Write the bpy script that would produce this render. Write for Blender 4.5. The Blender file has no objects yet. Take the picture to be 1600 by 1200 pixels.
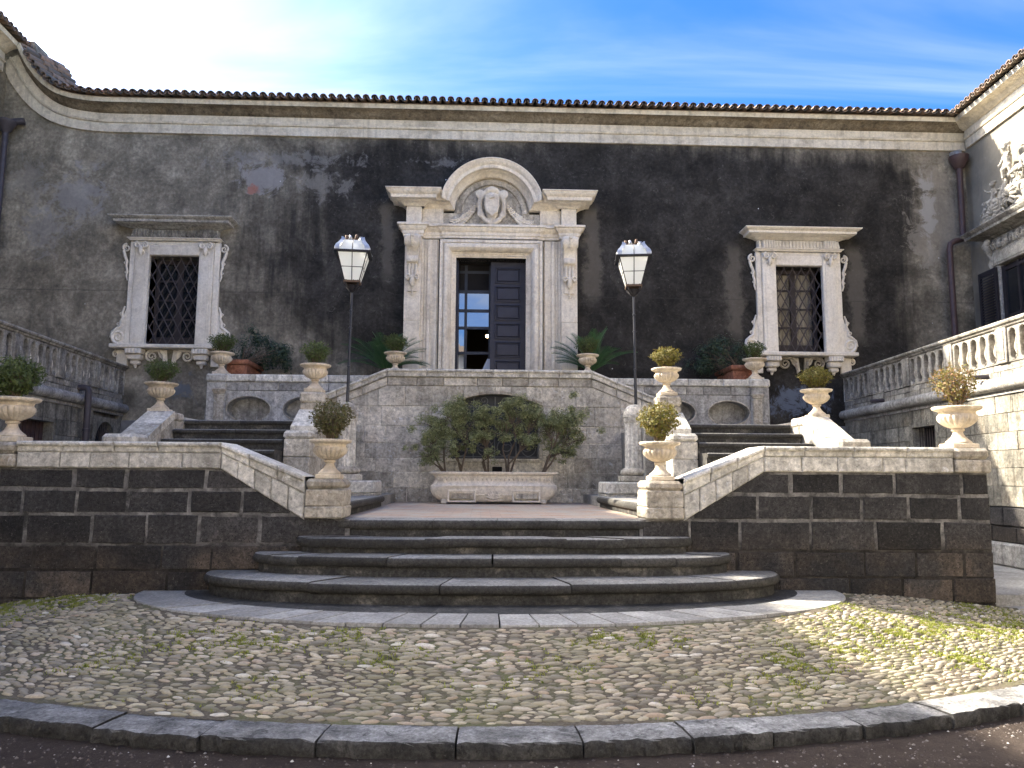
import bpy, bmesh, math, random
from mathutils import Vector, noise as mnoise
random.seed(7)
R = math.radians
sc = bpy.context.scene
COL = sc.collection

# ---------------------------------------------------------------- camera
EYE = 1.5
YAW, PITCH, ROLL, FPX = R(2.24), R(7.0), .0055, 1202.0
fw = Vector((math.sin(YAW)*math.cos(PITCH), math.cos(YAW)*math.cos(PITCH), math.sin(PITCH)))
r0 = Vector((math.cos(YAW), -math.sin(YAW), 0)); u0 = r0.cross(fw)
rt = r0*math.cos(ROLL)+u0*math.sin(ROLL); up = u0*math.cos(ROLL)-r0*math.sin(ROLL)
cam = bpy.data.objects.new('camera', bpy.data.cameras.new('camera')); COL.objects.link(cam)
from mathutils import Matrix
cam.matrix_world = Matrix(((rt.x, up.x, -fw.x, 0), (rt.y, up.y, -fw.y, 0), (rt.z, up.z, -fw.z, EYE), (0, 0, 0, 1)))
cam.data.sensor_fit = 'HORIZONTAL'; cam.data.sensor_width = 36; cam.data.lens = 36*FPX/1600
cam.data.clip_end = 2000; cam.data.clip_start = .05
sc.camera = cam

# ---------------------------------------------------------------- light
SUN_AZ, SUN_EL = R(63), R(37)          # azimuth counted to the left of +Y
sdir = Vector((-math.sin(SUN_AZ)*math.cos(SUN_EL), math.cos(SUN_AZ)*math.cos(SUN_EL), math.sin(SUN_EL)))
w = bpy.data.worlds.new('World'); sc.world = w; w.use_nodes = True
nt = w.node_tree; nt.nodes.clear()
def wn(t, **k):
    n = nt.nodes.new(t)
    for a, b in k.items(): setattr(n, a, b)
    return n
def wl(a, b): nt.links.new(a, b)
sky = wn('ShaderNodeTexSky', sky_type='NISHITA', sun_disc=False, sun_elevation=SUN_EL, sun_rotation=-SUN_AZ, altitude=100, air_density=1.0, dust_density=.7, ozone_density=3.0)
tc = wn('ShaderNodeTexCoord')
# thin cirrus: noise over a plane far above
sep = wn('ShaderNodeSeparateXYZ'); wl(tc.outputs['Generated'], sep.inputs[0])
zc = wn('ShaderNodeMath', operation='MAXIMUM'); wl(sep.outputs[2], zc.inputs[0]); zc.inputs[1].default_value = .06
dv = wn('ShaderNodeVectorMath', operation='DIVIDE'); wl(tc.outputs['Generated'], dv.inputs[0])
cz = wn('ShaderNodeCombineXYZ')
for i in range(3): wl(zc.outputs[0], cz.inputs[i])
wl(cz.outputs[0], dv.inputs[1])
mp = wn('ShaderNodeMapping'); mp.inputs['Rotation'].default_value = (0, 0, R(12)); mp.inputs['Scale'].default_value = (.42, 1.25, 0); mp.inputs['Location'].default_value = (1.7, 3.3, 0)
wl(dv.outputs[0], mp.inputs[0])
cn = wn('ShaderNodeTexNoise'); cn.inputs['Scale'].default_value = 1.0; cn.inputs['Detail'].default_value = 7; cn.inputs['Roughness'].default_value = .52; cn.inputs['Distortion'].default_value = .6
wl(mp.outputs[0], cn.inputs['Vector'])
cr = wn('ShaderNodeMapRange', interpolation_type='SMOOTHSTEP'); wl(cn.outputs['Fac'], cr.inputs[0]); cr.inputs[1].default_value = .42; cr.inputs[2].default_value = .78; cr.inputs[3].default_value = 0; cr.inputs[4].default_value = .75
# hazy aureole round the sun
dt = wn('ShaderNodeVectorMath', operation='DOT_PRODUCT'); wl(tc.outputs['Generated'], dt.inputs[0]); dt.inputs[1].default_value = sdir
dm = wn('ShaderNodeMath', operation='MAXIMUM'); wl(dt.outputs['Value'], dm.inputs[0]); dm.inputs[1].default_value = 0
hs = wn('ShaderNodeHueSaturation'); hs.inputs['Saturation'].default_value = 1.36; hs.inputs['Hue'].default_value = .516; hs.inputs['Value'].default_value = .80; wl(sky.outputs[0], hs.inputs['Color'])
m0 = wn('ShaderNodeMix', data_type='RGBA'); wl(cr.outputs[0], m0.inputs[0]); wl(hs.outputs[0], m0.inputs[6]); m0.inputs[7].default_value = (2.9, 3.2, 3.5, 1)
last = m0.outputs[2]
for power, col in ((8.5, (7.0, 7.6, 8.2)), (30, (75, 66, 53))):
    pw = wn('ShaderNodeMath', operation='POWER'); wl(dm.outputs[0], pw.inputs[0]); pw.inputs[1].default_value = power
    vm = wn('ShaderNodeVectorMath', operation='SCALE'); vm.inputs[0].default_value = col; wl(pw.outputs[0], vm.inputs['Scale'])
    va = wn('ShaderNodeVectorMath', operation='ADD'); wl(last, va.inputs[0]); wl(vm.outputs[0], va.inputs[1]); last = va.outputs[0]
bg = wn('ShaderNodeBackground'); bg.inputs[1].default_value = .062
wl(last, bg.inputs[0])
wo = wn('ShaderNodeOutputWorld'); wl(bg.outputs[0], wo.inputs[0])
sl = bpy.data.lights.new('sun', 'SUN'); sl.energy = 2.5; sl.angle = R(.6); sl.color = (1, .90, .74)
so = bpy.data.objects.new('sun', sl); COL.objects.link(so); so.rotation_euler = sdir.to_track_quat('Z', 'Y').to_euler()
so.location = sdir*60
vs = sc.view_settings; vs.view_transform = 'Standard'; vs.look = 'None'; vs.exposure = 2.95; vs.gamma = 1; vs.use_curve_mapping = False
sc.render.engine = 'CYCLES'
cy = sc.cycles; cy.max_bounces = 5; cy.diffuse_bounces = 3; cy.glossy_bounces = 2; cy.transmission_bounces = 3; cy.transparent_max_bounces = 6; cy.caustics_reflective = False; cy.caustics_refractive = False

# ---------------------------------------------------------------- mesh helper
class MB:
    def __init__(s, tf=None): s.v, s.f, s.tf = [], [], tf
    def add(s, vs, fs):
        k = len(s.v); s.v.extend(tuple(p) for p in vs); s.f.extend(tuple(i+k for i in f) for f in fs); return s
    def box(s, x0, x1, y0, y1, z0, z1):
        return s.add([(x0,y0,z0),(x1,y0,z0),(x1,y1,z0),(x0,y1,z0),(x0,y0,z1),(x1,y0,z1),(x1,y1,z1),(x0,y1,z1)],
                     [(0,3,2,1),(4,5,6,7),(0,1,5,4),(1,2,6,5),(2,3,7,6),(3,0,4,7)])
    def stone(s, x0, x1, y0, y1, z0, z1, b=.012, j=.004, rnd=random):
        b = min(b, (x1-x0)*.3, (y1-y0)*.3, (z1-z0)*.3)
        g = lambda: rnd.uniform(-j, j)
        vs, ix = [], {}
        X, Y, Z = (x0, x1), (y0, y1), (z0, z1)
        for a in (0, 1):
            for c in (0, 1):
                for e in (0, 1):
                    sx, sy, sz = (1, -1)[a], (1, -1)[c], (1, -1)[e]
                    q = (g(), g(), g())
                    for k, o in enumerate(((0, b, b), (b, 0, b), (b, b, 0))):
                        ix[a, c, e, k] = len(vs); vs.append((X[a]+sx*o[0]+q[0], Y[c]+sy*o[1]+q[1], Z[e]+sz*o[2]+q[2]))
        F = []
        for a in (0, 1): F.append([ix[a, c, e, 0] for c, e in ((0,0),(1,0),(1,1),(0,1))])
        for c in (0, 1): F.append([ix[a, c, e, 1] for a, e in ((0,0),(1,0),(1,1),(0,1))])
        for e in (0, 1): F.append([ix[a, c, e, 2] for a, c in ((0,0),(1,0),(1,1),(0,1))])
        for a in (0, 1):
            for c in (0, 1): F.append([ix[a,c,0,0], ix[a,c,1,0], ix[a,c,1,1], ix[a,c,0,1]])
            for e in (0, 1): F.append([ix[a,0,e,0], ix[a,1,e,0], ix[a,1,e,2], ix[a,0,e,2]])
        for c in (0, 1):
            for e in (0, 1): F.append([ix[0,c,e,1], ix[1,c,e,1], ix[1,c,e,2], ix[0,c,e,2]])
        for a in (0, 1):
            for c in (0, 1):
                for e in (0, 1): F.append([ix[a,c,e,0], ix[a,c,e,1], ix[a,c,e,2]])
        return s.add(vs, F)
    def prism(s, poly, y0, y1, b=0.0):
        n = len(poly)
        if b <= 0:
            vs = [(x, y0, z) for x, z in poly]+[(x, y1, z) for x, z in poly]
            return s.add(vs, [tuple(range(n)), tuple(range(2*n-1, n-1, -1))]+[(i, (i+1) % n, (i+1) % n+n, i+n) for i in range(n)])
        ins = inset(poly, b)
        vs = [(x, y0, z) for x, z in ins]+[(x, y0+b, z) for x, z in poly]+[(x, y1, z) for x, z in poly]
        F = [tuple(range(n)), tuple(range(3*n-1, 2*n-1, -1))]
        for i in range(n):
            k = (i+1) % n; F += [(i, k, k+n, i+n), (i+n, k+n, k+2*n, i+2*n)]
        return s.add(vs, F)
    def lathe(s, prof, n=20, c=(0,0,0), lob=None, a0=0, a1=2*math.pi):
        full = abs(a1-a0-2*math.pi) < 1e-6; m = n if full else n+1; vs, F = [], []
        for (r, z) in prof:
            for i in range(m):
                a = a0+(a1-a0)*i/n; rr = r
                if lob: rr = r*(1+lob(z, a))
                vs.append((c[0]+rr*math.cos(a), c[1]+rr*math.sin(a), c[2]+z))
        for j in range(len(prof)-1):
            for i in range(n):
                k = (i+1) % m if full else i+1
                F.append((j*m+i, j*m+k, (j+1)*m+k, (j+1)*m+i))
        if full:
            if prof[0][0] > 1e-4: F.append(tuple(range(m-1, -1, -1)))
            if prof[-1][0] > 1e-4: F.append(tuple((len(prof)-1)*m+i for i in range(m)))
        return s.add(vs, F)
    def tube(s, path, r, n=6, caps=True):
        P = [Vector(p) for p in path]; vs, F = [], []; m = len(P)
        rr = r if isinstance(r, (list, tuple)) else [r]*m
        ref = None
        for i in range(m):
            t = (P[min(i+1, m-1)]-P[max(i-1, 0)])
            t = t.normalized() if t.length > 1e-9 else Vector((0,0,1))
            if ref is None: ref = Vector((0,0,1)) if abs(t.z) < .9 else Vector((1,0,0))
            a = t.cross(ref).normalized(); b = a.cross(t).normalized(); ref = b
            for k in range(n):
                g = 2*math.pi*k/n; vs.append(P[i]+(a*math.cos(g)+b*math.sin(g))*rr[i])
        for i in range(m-1):
            for k in range(n):
                q = (k+1) % n; F.append((i*n+k, i*n+q, (i+1)*n+q, (i+1)*n+k))
        if caps: F += [tuple(range(n-1, -1, -1)), tuple((m-1)*n+k for k in range(n))]
        return s.add(vs, F)
    def mould(s, path, prof, closed=False, flip=1):
        # horizontal moulding: path in plan (x,y), profile (out,z); out points to the right of travel times flip
        n = len(path); vs, F = [], []; m = len(prof)
        for i in range(n):
            p = Vector(path[i])
            d0 = (p-Vector(path[i-1])) if (closed or i > 0) else None
            d1 = (Vector(path[(i+1) % n])-p) if (closed or i < n-1) else None
            ns = [Vector((d.y, -d.x)).normalized()*flip for d in (d0, d1) if d is not None]
            nn = sum(ns, Vector((0, 0))); nn.normalize(); nn = nn/max(.2, nn.dot(ns[0]))
            for (o, z) in prof: vs.append((p.x+nn.x*o, p.y+nn.y*o, z))
        e = n if closed else n-1
        for i in range(e):
            k = (i+1) % n
            for j in range(m-1): F.append((i*m+j, k*m+j, k*m+j+1, i*m+j+1))
        if not closed: F += [tuple(range(m)), tuple((n-1)*m+j for j in range(m-1, -1, -1))]
        return s.add(vs, F)
    def sweepx(s, path, prof, y0, flip=1, caps=True):
        # moulding that runs in the x-z plane: profile (n,out); n to the left of travel, out towards -y
        n = len(path); vs, F = [], []; m = len(prof)
        for i in range(n):
            p = Vector(path[i]); ns = []
            if i > 0: d = p-Vector(path[i-1]); ns.append(Vector((-d.y, d.x)).normalized()*flip)
            if i < n-1: d = Vector(path[i+1])-p; ns.append(Vector((-d.y, d.x)).normalized()*flip)
            nn = sum(ns, Vector((0, 0))).normalized(); nn = nn/max(.2, nn.dot(ns[0]))
            for (a, o) in prof: vs.append((p.x+nn.x*a, y0-o, p.y+nn.y*a))
        for i in range(n-1):
            for j in range(m-1): F.append((i*m+j, (i+1)*m+j, (i+1)*m+j+1, i*m+j+1))
        if caps: F += [tuple(range(m)), tuple((n-1)*m+j for j in range(m-1, -1, -1))]
        return s.add(vs, F)
    def plate(s, u0, u1, v0, v1, hole, y0, depth, back=False):
        # rectangle in x-z with a star-shaped hole, plus the hole's reveal
        cx = sum(p[0] for p in hole)/len(hole); cz = sum(p[1] for p in hole)/len(hole)
        def edge(dx, dz):
            t = 1e9
            if dx > 1e-9: t = min(t, (u1-cx)/dx)
            if dx < -1e-9: t = min(t, (u0-cx)/dx)
            if dz > 1e-9: t = min(t, (v1-cz)/dz)
            if dz < -1e-9: t = min(t, (v0-cz)/dz)
            return (cx+dx*t, cz+dz*t)
        inn = [(x, z, math.atan2(z-cz, x-cx)) for x, z in hole]
        for x, z in ((u0,v0),(u1,v0),(u1,v1),(u0,v1)):
            a = math.atan2(z-cz, x-cx)
            ss = sorted(inn, key=lambda q: q[2]); nx = None
            for i in range(len(ss)):
                p, q = ss[i-1], ss[i]
                a0 = p[2] if i > 0 else p[2]-2*math.pi
                if a0 <= a <= q[2]:
                    f = (a-a0)/max(1e-9, q[2]-a0); nx = (p[0]+(q[0]-p[0])*f, p[1]+(q[1]-p[1])*f, a); break
            if nx is None:
                p, q = ss[-1], ss[0]; f = (a-p[2])/max(1e-9, q[2]+2*math.pi-p[2]); nx = (p[0]+(q[0]-p[0])*f, p[1]+(q[1]-p[1])*f, a)
            inn.append((nx[0], nx[1], a, (x, z)))
        inn.sort(key=lambda q: q[2]); n = len(inn)
        out = [q[3] if len(q) > 3 else edge(math.cos(q[2]), math.sin(q[2])) for q in inn]
        vs = [(q[0], y0, q[1]) for q in inn]+[(x, y0, z) for x, z in out]+[(q[0], y0+depth, q[1]) for q in inn]
        F = []
        for i in range(n):
            k = (i+1) % n; F += [(i, k, n+k, n+i), (i, 2*n+i, 2*n+k, k)]
        if back: F.append(tuple(2*n+i for i in range(n)))
        return s.add(vs, F)
    def build(s, name, mat, parent=None, smooth=35, base=None):
        vs = [s.tf(p) for p in s.v] if s.tf else s.v
        o = None
        if parent is not None:
            pr = parent
            while pr is not None: 
                o = Vector(pr.location) if o is None else o+Vector(pr.location); pr = pr.parent
        elif base is not None: o = Vector(base)
        if o is not None: vs = [(p[0]-o.x, p[1]-o.y, p[2]-o.z) for p in vs]
        me = bpy.data.meshes.new(name); me.from_pydata(vs, [], s.f)
        bm = bmesh.new(); bm.from_mesh(me); bmesh.ops.recalc_face_normals(bm, faces=bm.faces); bm.to_mesh(me); bm.free()
        if smooth:
            me.polygons.foreach_set('use_smooth', [True]*len(me.polygons))
            me.set_sharp_from_angle(angle=R(smooth))
        me.materials.append(mat)
        ob = bpy.data.objects.new(name, me); COL.objects.link(ob)
        if parent is not None: ob.parent = parent
        elif base is not None: ob.location = base
        return ob

def inset(poly, b):
    n = len(poly); A = sum(poly[i][0]*poly[(i+1) % n][1]-poly[(i+1) % n][0]*poly[i][1] for i in range(n))
    sg = 1 if A > 0 else -1; out = []
    for i in range(n):
        p0, p, p1 = Vector(poly[i-1]), Vector(poly[i]), Vector(poly[(i+1) % n])
        d0, d1 = (p-p0), (p1-p)
        if d0.length < 1e-6 or d1.length < 1e-6: out.append(tuple(p)); continue
        d0.normalize(); d1.normalize()
        n0, n1 = Vector((-d0.y, d0.x))*sg, Vector((-d1.y, d1.x))*sg
        m = (n0+n1); m = m.normalized() if m.length > 1e-6 else n0
        out.append(tuple(p+m*min(2*b, b/max(.3, m.dot(n0)))))
    return out
def clip(poly, a, b, c):
    # keep a*x+b*z<=c
    out = []; n = len(poly)
    for i in range(n):
        p, q = poly[i], poly[(i+1) % n]; dp, dq = a*p[0]+b*p[1]-c, a*q[0]+b*q[1]-c
        if dp <= 0: out.append(p)
        if (dp < 0 < dq) or (dq < 0 < dp):
            t = dp/(dp-dq); out.append((p[0]+(q[0]-p[0])*t, p[1]+(q[1]-p[1])*t))
    return out
def area(poly): return abs(sum(poly[i][0]*poly[(i+1) % len(poly)][1]-poly[(i+1) % len(poly)][0]*poly[i][1] for i in range(len(poly))))/2

def empty(name, loc): 
    o = bpy.data.objects.new(name, None); COL.objects.link(o); o.location = loc; o.empty_display_size = .1; return o
def tag(o, label=None, cat=None, group=None, kind=None):
    if label: o['label'] = label
    if cat: o['category'] = cat
    if group: o['group'] = group
    if kind: o['kind'] = kind
    return o
def copy_tree(o, loc=None, rz=None, sc_=None, parent=None):
    c = o.copy(); COL.objects.link(c); c.parent = parent
    if loc is not None: c.location = loc
    if rz is not None: c.rotation_euler = (0, 0, rz)
    if sc_ is not None: c.scale = sc_ if isinstance(sc_, tuple) else (sc_,)*3
    for ch in [q for q in bpy.data.objects if q.parent == o]: copy_tree(ch, parent=c)
    return c
def blob(name, caps, mat, parent, vox=.015, tf=None, smooth_it=3, flat=None):
    # union of tapered capsules, remeshed into one continuous surface
    m = MB(tf)
    for c in caps:
        p0, q0, p1, q1 = Vector(c[0]), c[1], Vector(c[2]), c[3]
        d = p1-p0; L = d.length
        pts, rr = [], []
        dn = d/L if L > 1e-6 else Vector((0, 0, 1))
        for a in (-90, -55, -20): pts.append(p0+dn*q0*math.sin(R(a))); rr.append(max(.0005, q0*math.cos(R(a))))
        for a in (20, 55, 90): pts.append(p1+dn*q1*math.sin(R(a))); rr.append(max(.0005, q1*math.cos(R(a))))
        m.tube(pts, rr, 8)
    ob = m.build(name, mat, parent)
    md = ob.modifiers.new('r', 'REMESH'); md.mode = 'VOXEL'; md.voxel_size = vox
    ms = ob.modifiers.new('s', 'SMOOTH'); ms.iterations = smooth_it; ms.factor = .5
    dg = bpy.context.evaluated_depsgraph_get()
    me = bpy.data.meshes.new_from_object(ob.evaluated_get(dg)); old = ob.data
    ob.modifiers.clear(); ob.data = me; bpy.data.meshes.remove(old)
    me.polygons.foreach_set('use_smooth', [True]*len(me.polygons))
    return ob

# ---------------------------------------------------------------- materials
class N:
    def __init__(s, name):
        s.m = bpy.data.materials.new(name); s.m.use_nodes = True; s.t = s.m.node_tree; s.t.nodes.clear()
        s.geo = s.t.nodes.new('ShaderNodeNewGeometry'); s.oi = s.t.nodes.new('ShaderNodeObjectInfo')
        s.pos = s.geo.outputs['Position']; s.rand = s.oi.outputs['Random']; s.isl = s.geo.outputs['Random Per Island']
    def _set(s, sock, v):
        if isinstance(v, bpy.types.NodeSocket): s.t.links.new(v, sock)
        elif isinstance(v, (tuple, list)) and len(v) == 3 and sock.type == 'RGBA': sock.default_value = (*v, 1)
        else: sock.default_value = v
    def vec(s, stretch=(1,1,1), off=(0,0,0), rnd=0):
        n = s.t.nodes.new('ShaderNodeMapping'); s.t.links.new(s.pos, n.inputs[0]); n.inputs['Scale'].default_value = stretch; n.inputs['Location'].default_value = off
        if rnd:
            a = s.t.nodes.new('ShaderNodeVectorMath'); a.operation = 'ADD'; s.t.links.new(n.outputs[0], a.inputs[0])
            q = s.math('MULTIPLY', s.rand, rnd); s.t.links.new(q, a.inputs[1]); return a.outputs[0]
        return n.outputs[0]
    def noise(s, scale, detail=6, rough=.6, dist=0, stretch=None, off=(0,0,0), rnd=0):
        n = s.t.nodes.new('ShaderNodeTexNoise'); n.inputs['Scale'].default_value = scale; n.inputs['Detail'].default_value = detail
        n.inputs['Roughness'].default_value = rough; n.inputs['Distortion'].default_value = dist
        s.t.links.new(s.vec(stretch or (1,1,1), off, rnd), n.inputs['Vector']); return n.outputs['Fac']
    def vor(s, scale, feature='F1', out='Distance', stretch=None):
        n = s.t.nodes.new('ShaderNodeTexVoronoi'); n.feature = feature; n.inputs['Scale'].default_value = scale
        s.t.links.new(s.vec(stretch or (1,1,1)), n.inputs['Vector']); return n.outputs[out]
    def ramp(s, x, pts):
        n = s.t.nodes.new('ShaderNodeValToRGB'); s._set(n.inputs[0], x); e = n.color_ramp.elements
        while len(e) < len(pts): e.new(.5)
        for q, (p, c) in zip(e, pts): q.position = p; q.color = (*c, 1) if isinstance(c, (tuple, list)) else (c, c, c, 1)
        return n.outputs[0]
    def rng(s, x, a, b, c=0, d=1, smooth=True):
        n = s.t.nodes.new('ShaderNodeMapRange'); n.interpolation_type = 'SMOOTHSTEP' if smooth else 'LINEAR'
        s._set(n.inputs[0], x)
        for i, v in enumerate((a, b, c, d)): s._set(n.inputs[i+1], v)
        return n.outputs[0]
    def mix(s, f, a, b, blend='MIX'):
        n = s.t.nodes.new('ShaderNodeMix'); n.data_type = 'RGBA'; n.blend_type = blend; s._set(n.inputs[0], f); s._set(n.inputs[6], a); s._set(n.inputs[7], b); return n.outputs[2]
    def math(s, op, a, b=0, clamp=False):
        n = s.t.nodes.new('ShaderNodeMath'); n.operation = op; n.use_clamp = clamp; s._set(n.inputs[0], a); s._set(n.inputs[1], b); return n.outputs[0]
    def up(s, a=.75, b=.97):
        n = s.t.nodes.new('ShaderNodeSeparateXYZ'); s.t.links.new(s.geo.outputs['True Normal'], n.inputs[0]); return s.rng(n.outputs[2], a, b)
    def xyz(s, i):
        n = s.t.nodes.new('ShaderNodeSeparateXYZ'); s.t.links.new(s.pos, n.inputs[0]); return n.outputs[i]
    def hsv(s, c, h=.5, sat=1, v=1):
        n = s.t.nodes.new('ShaderNodeHueSaturation'); s._set(n.inputs['Hue'], h); s._set(n.inputs['Saturation'], sat); s._set(n.inputs['Value'], v); s._set(n.inputs['Color'], c); return n.outputs[0]
    def fin(s, col, rough=.85, h=None, st=.5, dist=.01, spec=.3, metal=0, **kw):
        b = s.t.nodes.new('ShaderNodeBsdfPrincipled'); s._set(b.inputs['Base Color'], col); s._set(b.inputs['Roughness'], rough)
        b.inputs['Specular IOR Level'].default_value = spec; b.inputs['Metallic'].default_value = metal
        for k, v in kw.items(): s._set(b.inputs[k.replace('_', ' ')], v)
        if h is not None:
            u = s.t.nodes.new('ShaderNodeBump'); u.inputs['Strength'].default_value = st; u.inputs['Distance'].default_value = dist
            s._set(u.inputs['Height'], h); s.t.links.new(u.outputs[0], b.inputs['Normal'])
        o = s.t.nodes.new('ShaderNodeOutputMaterial'); s.t.links.new(b.outputs[0], o.inputs[0]); s.b = b; s.o = o; return s.m

def m_limestone(name, dark, mid, light, lichen=.5, warm=.0, streak=.6, rv=.25, spots=.0, grain=.8):
    s = N(name)
    big = s.noise(1.3, 5, .6, .3, rnd=3); med = s.noise(5.5, 7, .65, .4, rnd=7); fine = s.noise(34, 5, .7)
    st = s.noise(1.0, 6, .6, .3, stretch=(9, 9, .9))
    c = s.ramp(s.math('ADD', s.math('MULTIPLY', big, .5), s.math('MULTIPLY', med, .5)), [(.34, dark), (.5, mid), (.66, light)])
    c = s.mix(s.math('MULTIPLY', s.rng(st, .48, .72), streak), c, tuple(.45*v for v in dark))
    if warm: c = s.mix(s.math('MULTIPLY', s.rng(s.noise(2.3, 4, .6, off=(5,2,1), rnd=5), .5, .68), warm), c, (.36, .25, .13))
    li = s.rng(s.noise(11, 6, .75, .8, off=(3,7,2)), .585, .66)
    c = s.mix(s.math('MULTIPLY', li, lichen), c, tuple(min(.7, v*1.55) for v in light))
    if spots: c = s.mix(s.math('MULTIPLY', s.rng(s.noise(17, 4, .7, off=(9,1,4)), .62, .67), spots), c, (.03, .03, .03))
    c = s.mix(s.math('MULTIPLY', s.rng(fine, .55, .75), .35), c, tuple(.5*v for v in dark))
    c = s.hsv(c, .5, 1, s.rng(s.rand, 0, 1, 1-rv, 1+rv, False))
    f2 = s.noise(19, 8, .78, .3, off=(7, 3, 5))
    c = s.mix(grain, c, s.mix(1, c, s.ramp(f2, [(.33, .35), (.5, .95), (.68, 1.55)]), 'MULTIPLY'))
    h = s.math('ADD', s.math('MULTIPLY', med, .6), s.math('MULTIPLY', f2, .8))
    return s.fin(c, .92, h, .8, .02)

M = {}
M['lime'] = m_limestone('weathered_limestone', (.27,.25,.21), (.54,.50,.425), (.74,.695,.60), .8, .18, .42, .25, .35)
M['coping'] = m_limestone('coping_limestone', (.30,.285,.25), (.63,.60,.535), (.82,.79,.72), .85, .06, .4, .14, .3)
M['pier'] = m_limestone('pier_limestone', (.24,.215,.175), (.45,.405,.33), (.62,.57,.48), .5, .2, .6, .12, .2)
M['wing'] = m_limestone('wing_limestone', (.10,.095,.082), (.25,.235,.195), (.38,.355,.30), .5, .15, .85, .25, .4)
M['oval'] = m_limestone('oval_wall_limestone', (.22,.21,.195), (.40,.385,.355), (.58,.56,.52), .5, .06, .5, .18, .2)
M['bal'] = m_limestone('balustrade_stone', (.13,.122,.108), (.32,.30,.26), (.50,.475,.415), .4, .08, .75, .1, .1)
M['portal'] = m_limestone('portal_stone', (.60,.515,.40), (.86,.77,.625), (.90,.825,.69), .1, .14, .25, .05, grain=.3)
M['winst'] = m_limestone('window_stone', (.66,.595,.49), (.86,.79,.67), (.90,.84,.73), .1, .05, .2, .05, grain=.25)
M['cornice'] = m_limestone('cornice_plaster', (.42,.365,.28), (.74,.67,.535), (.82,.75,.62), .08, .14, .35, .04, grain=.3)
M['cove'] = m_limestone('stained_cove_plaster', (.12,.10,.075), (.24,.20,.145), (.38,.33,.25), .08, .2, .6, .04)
M['sunst'] = m_limestone('pediment_stone', (.20,.185,.155), (.40,.375,.32), (.52,.49,.43), .1, .1, .5, .05)
M['urn'] = m_limestone('urn_stone', (.48,.385,.27), (.71,.61,.465), (.80,.72,.59), .10, .22, .35, .08, grain=.4)
M['trough'] = m_limestone('trough_stone', (.56,.50,.41), (.78,.71,.60), (.84,.78,.68), .10, .10, .30, .0, grain=.4)

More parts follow.
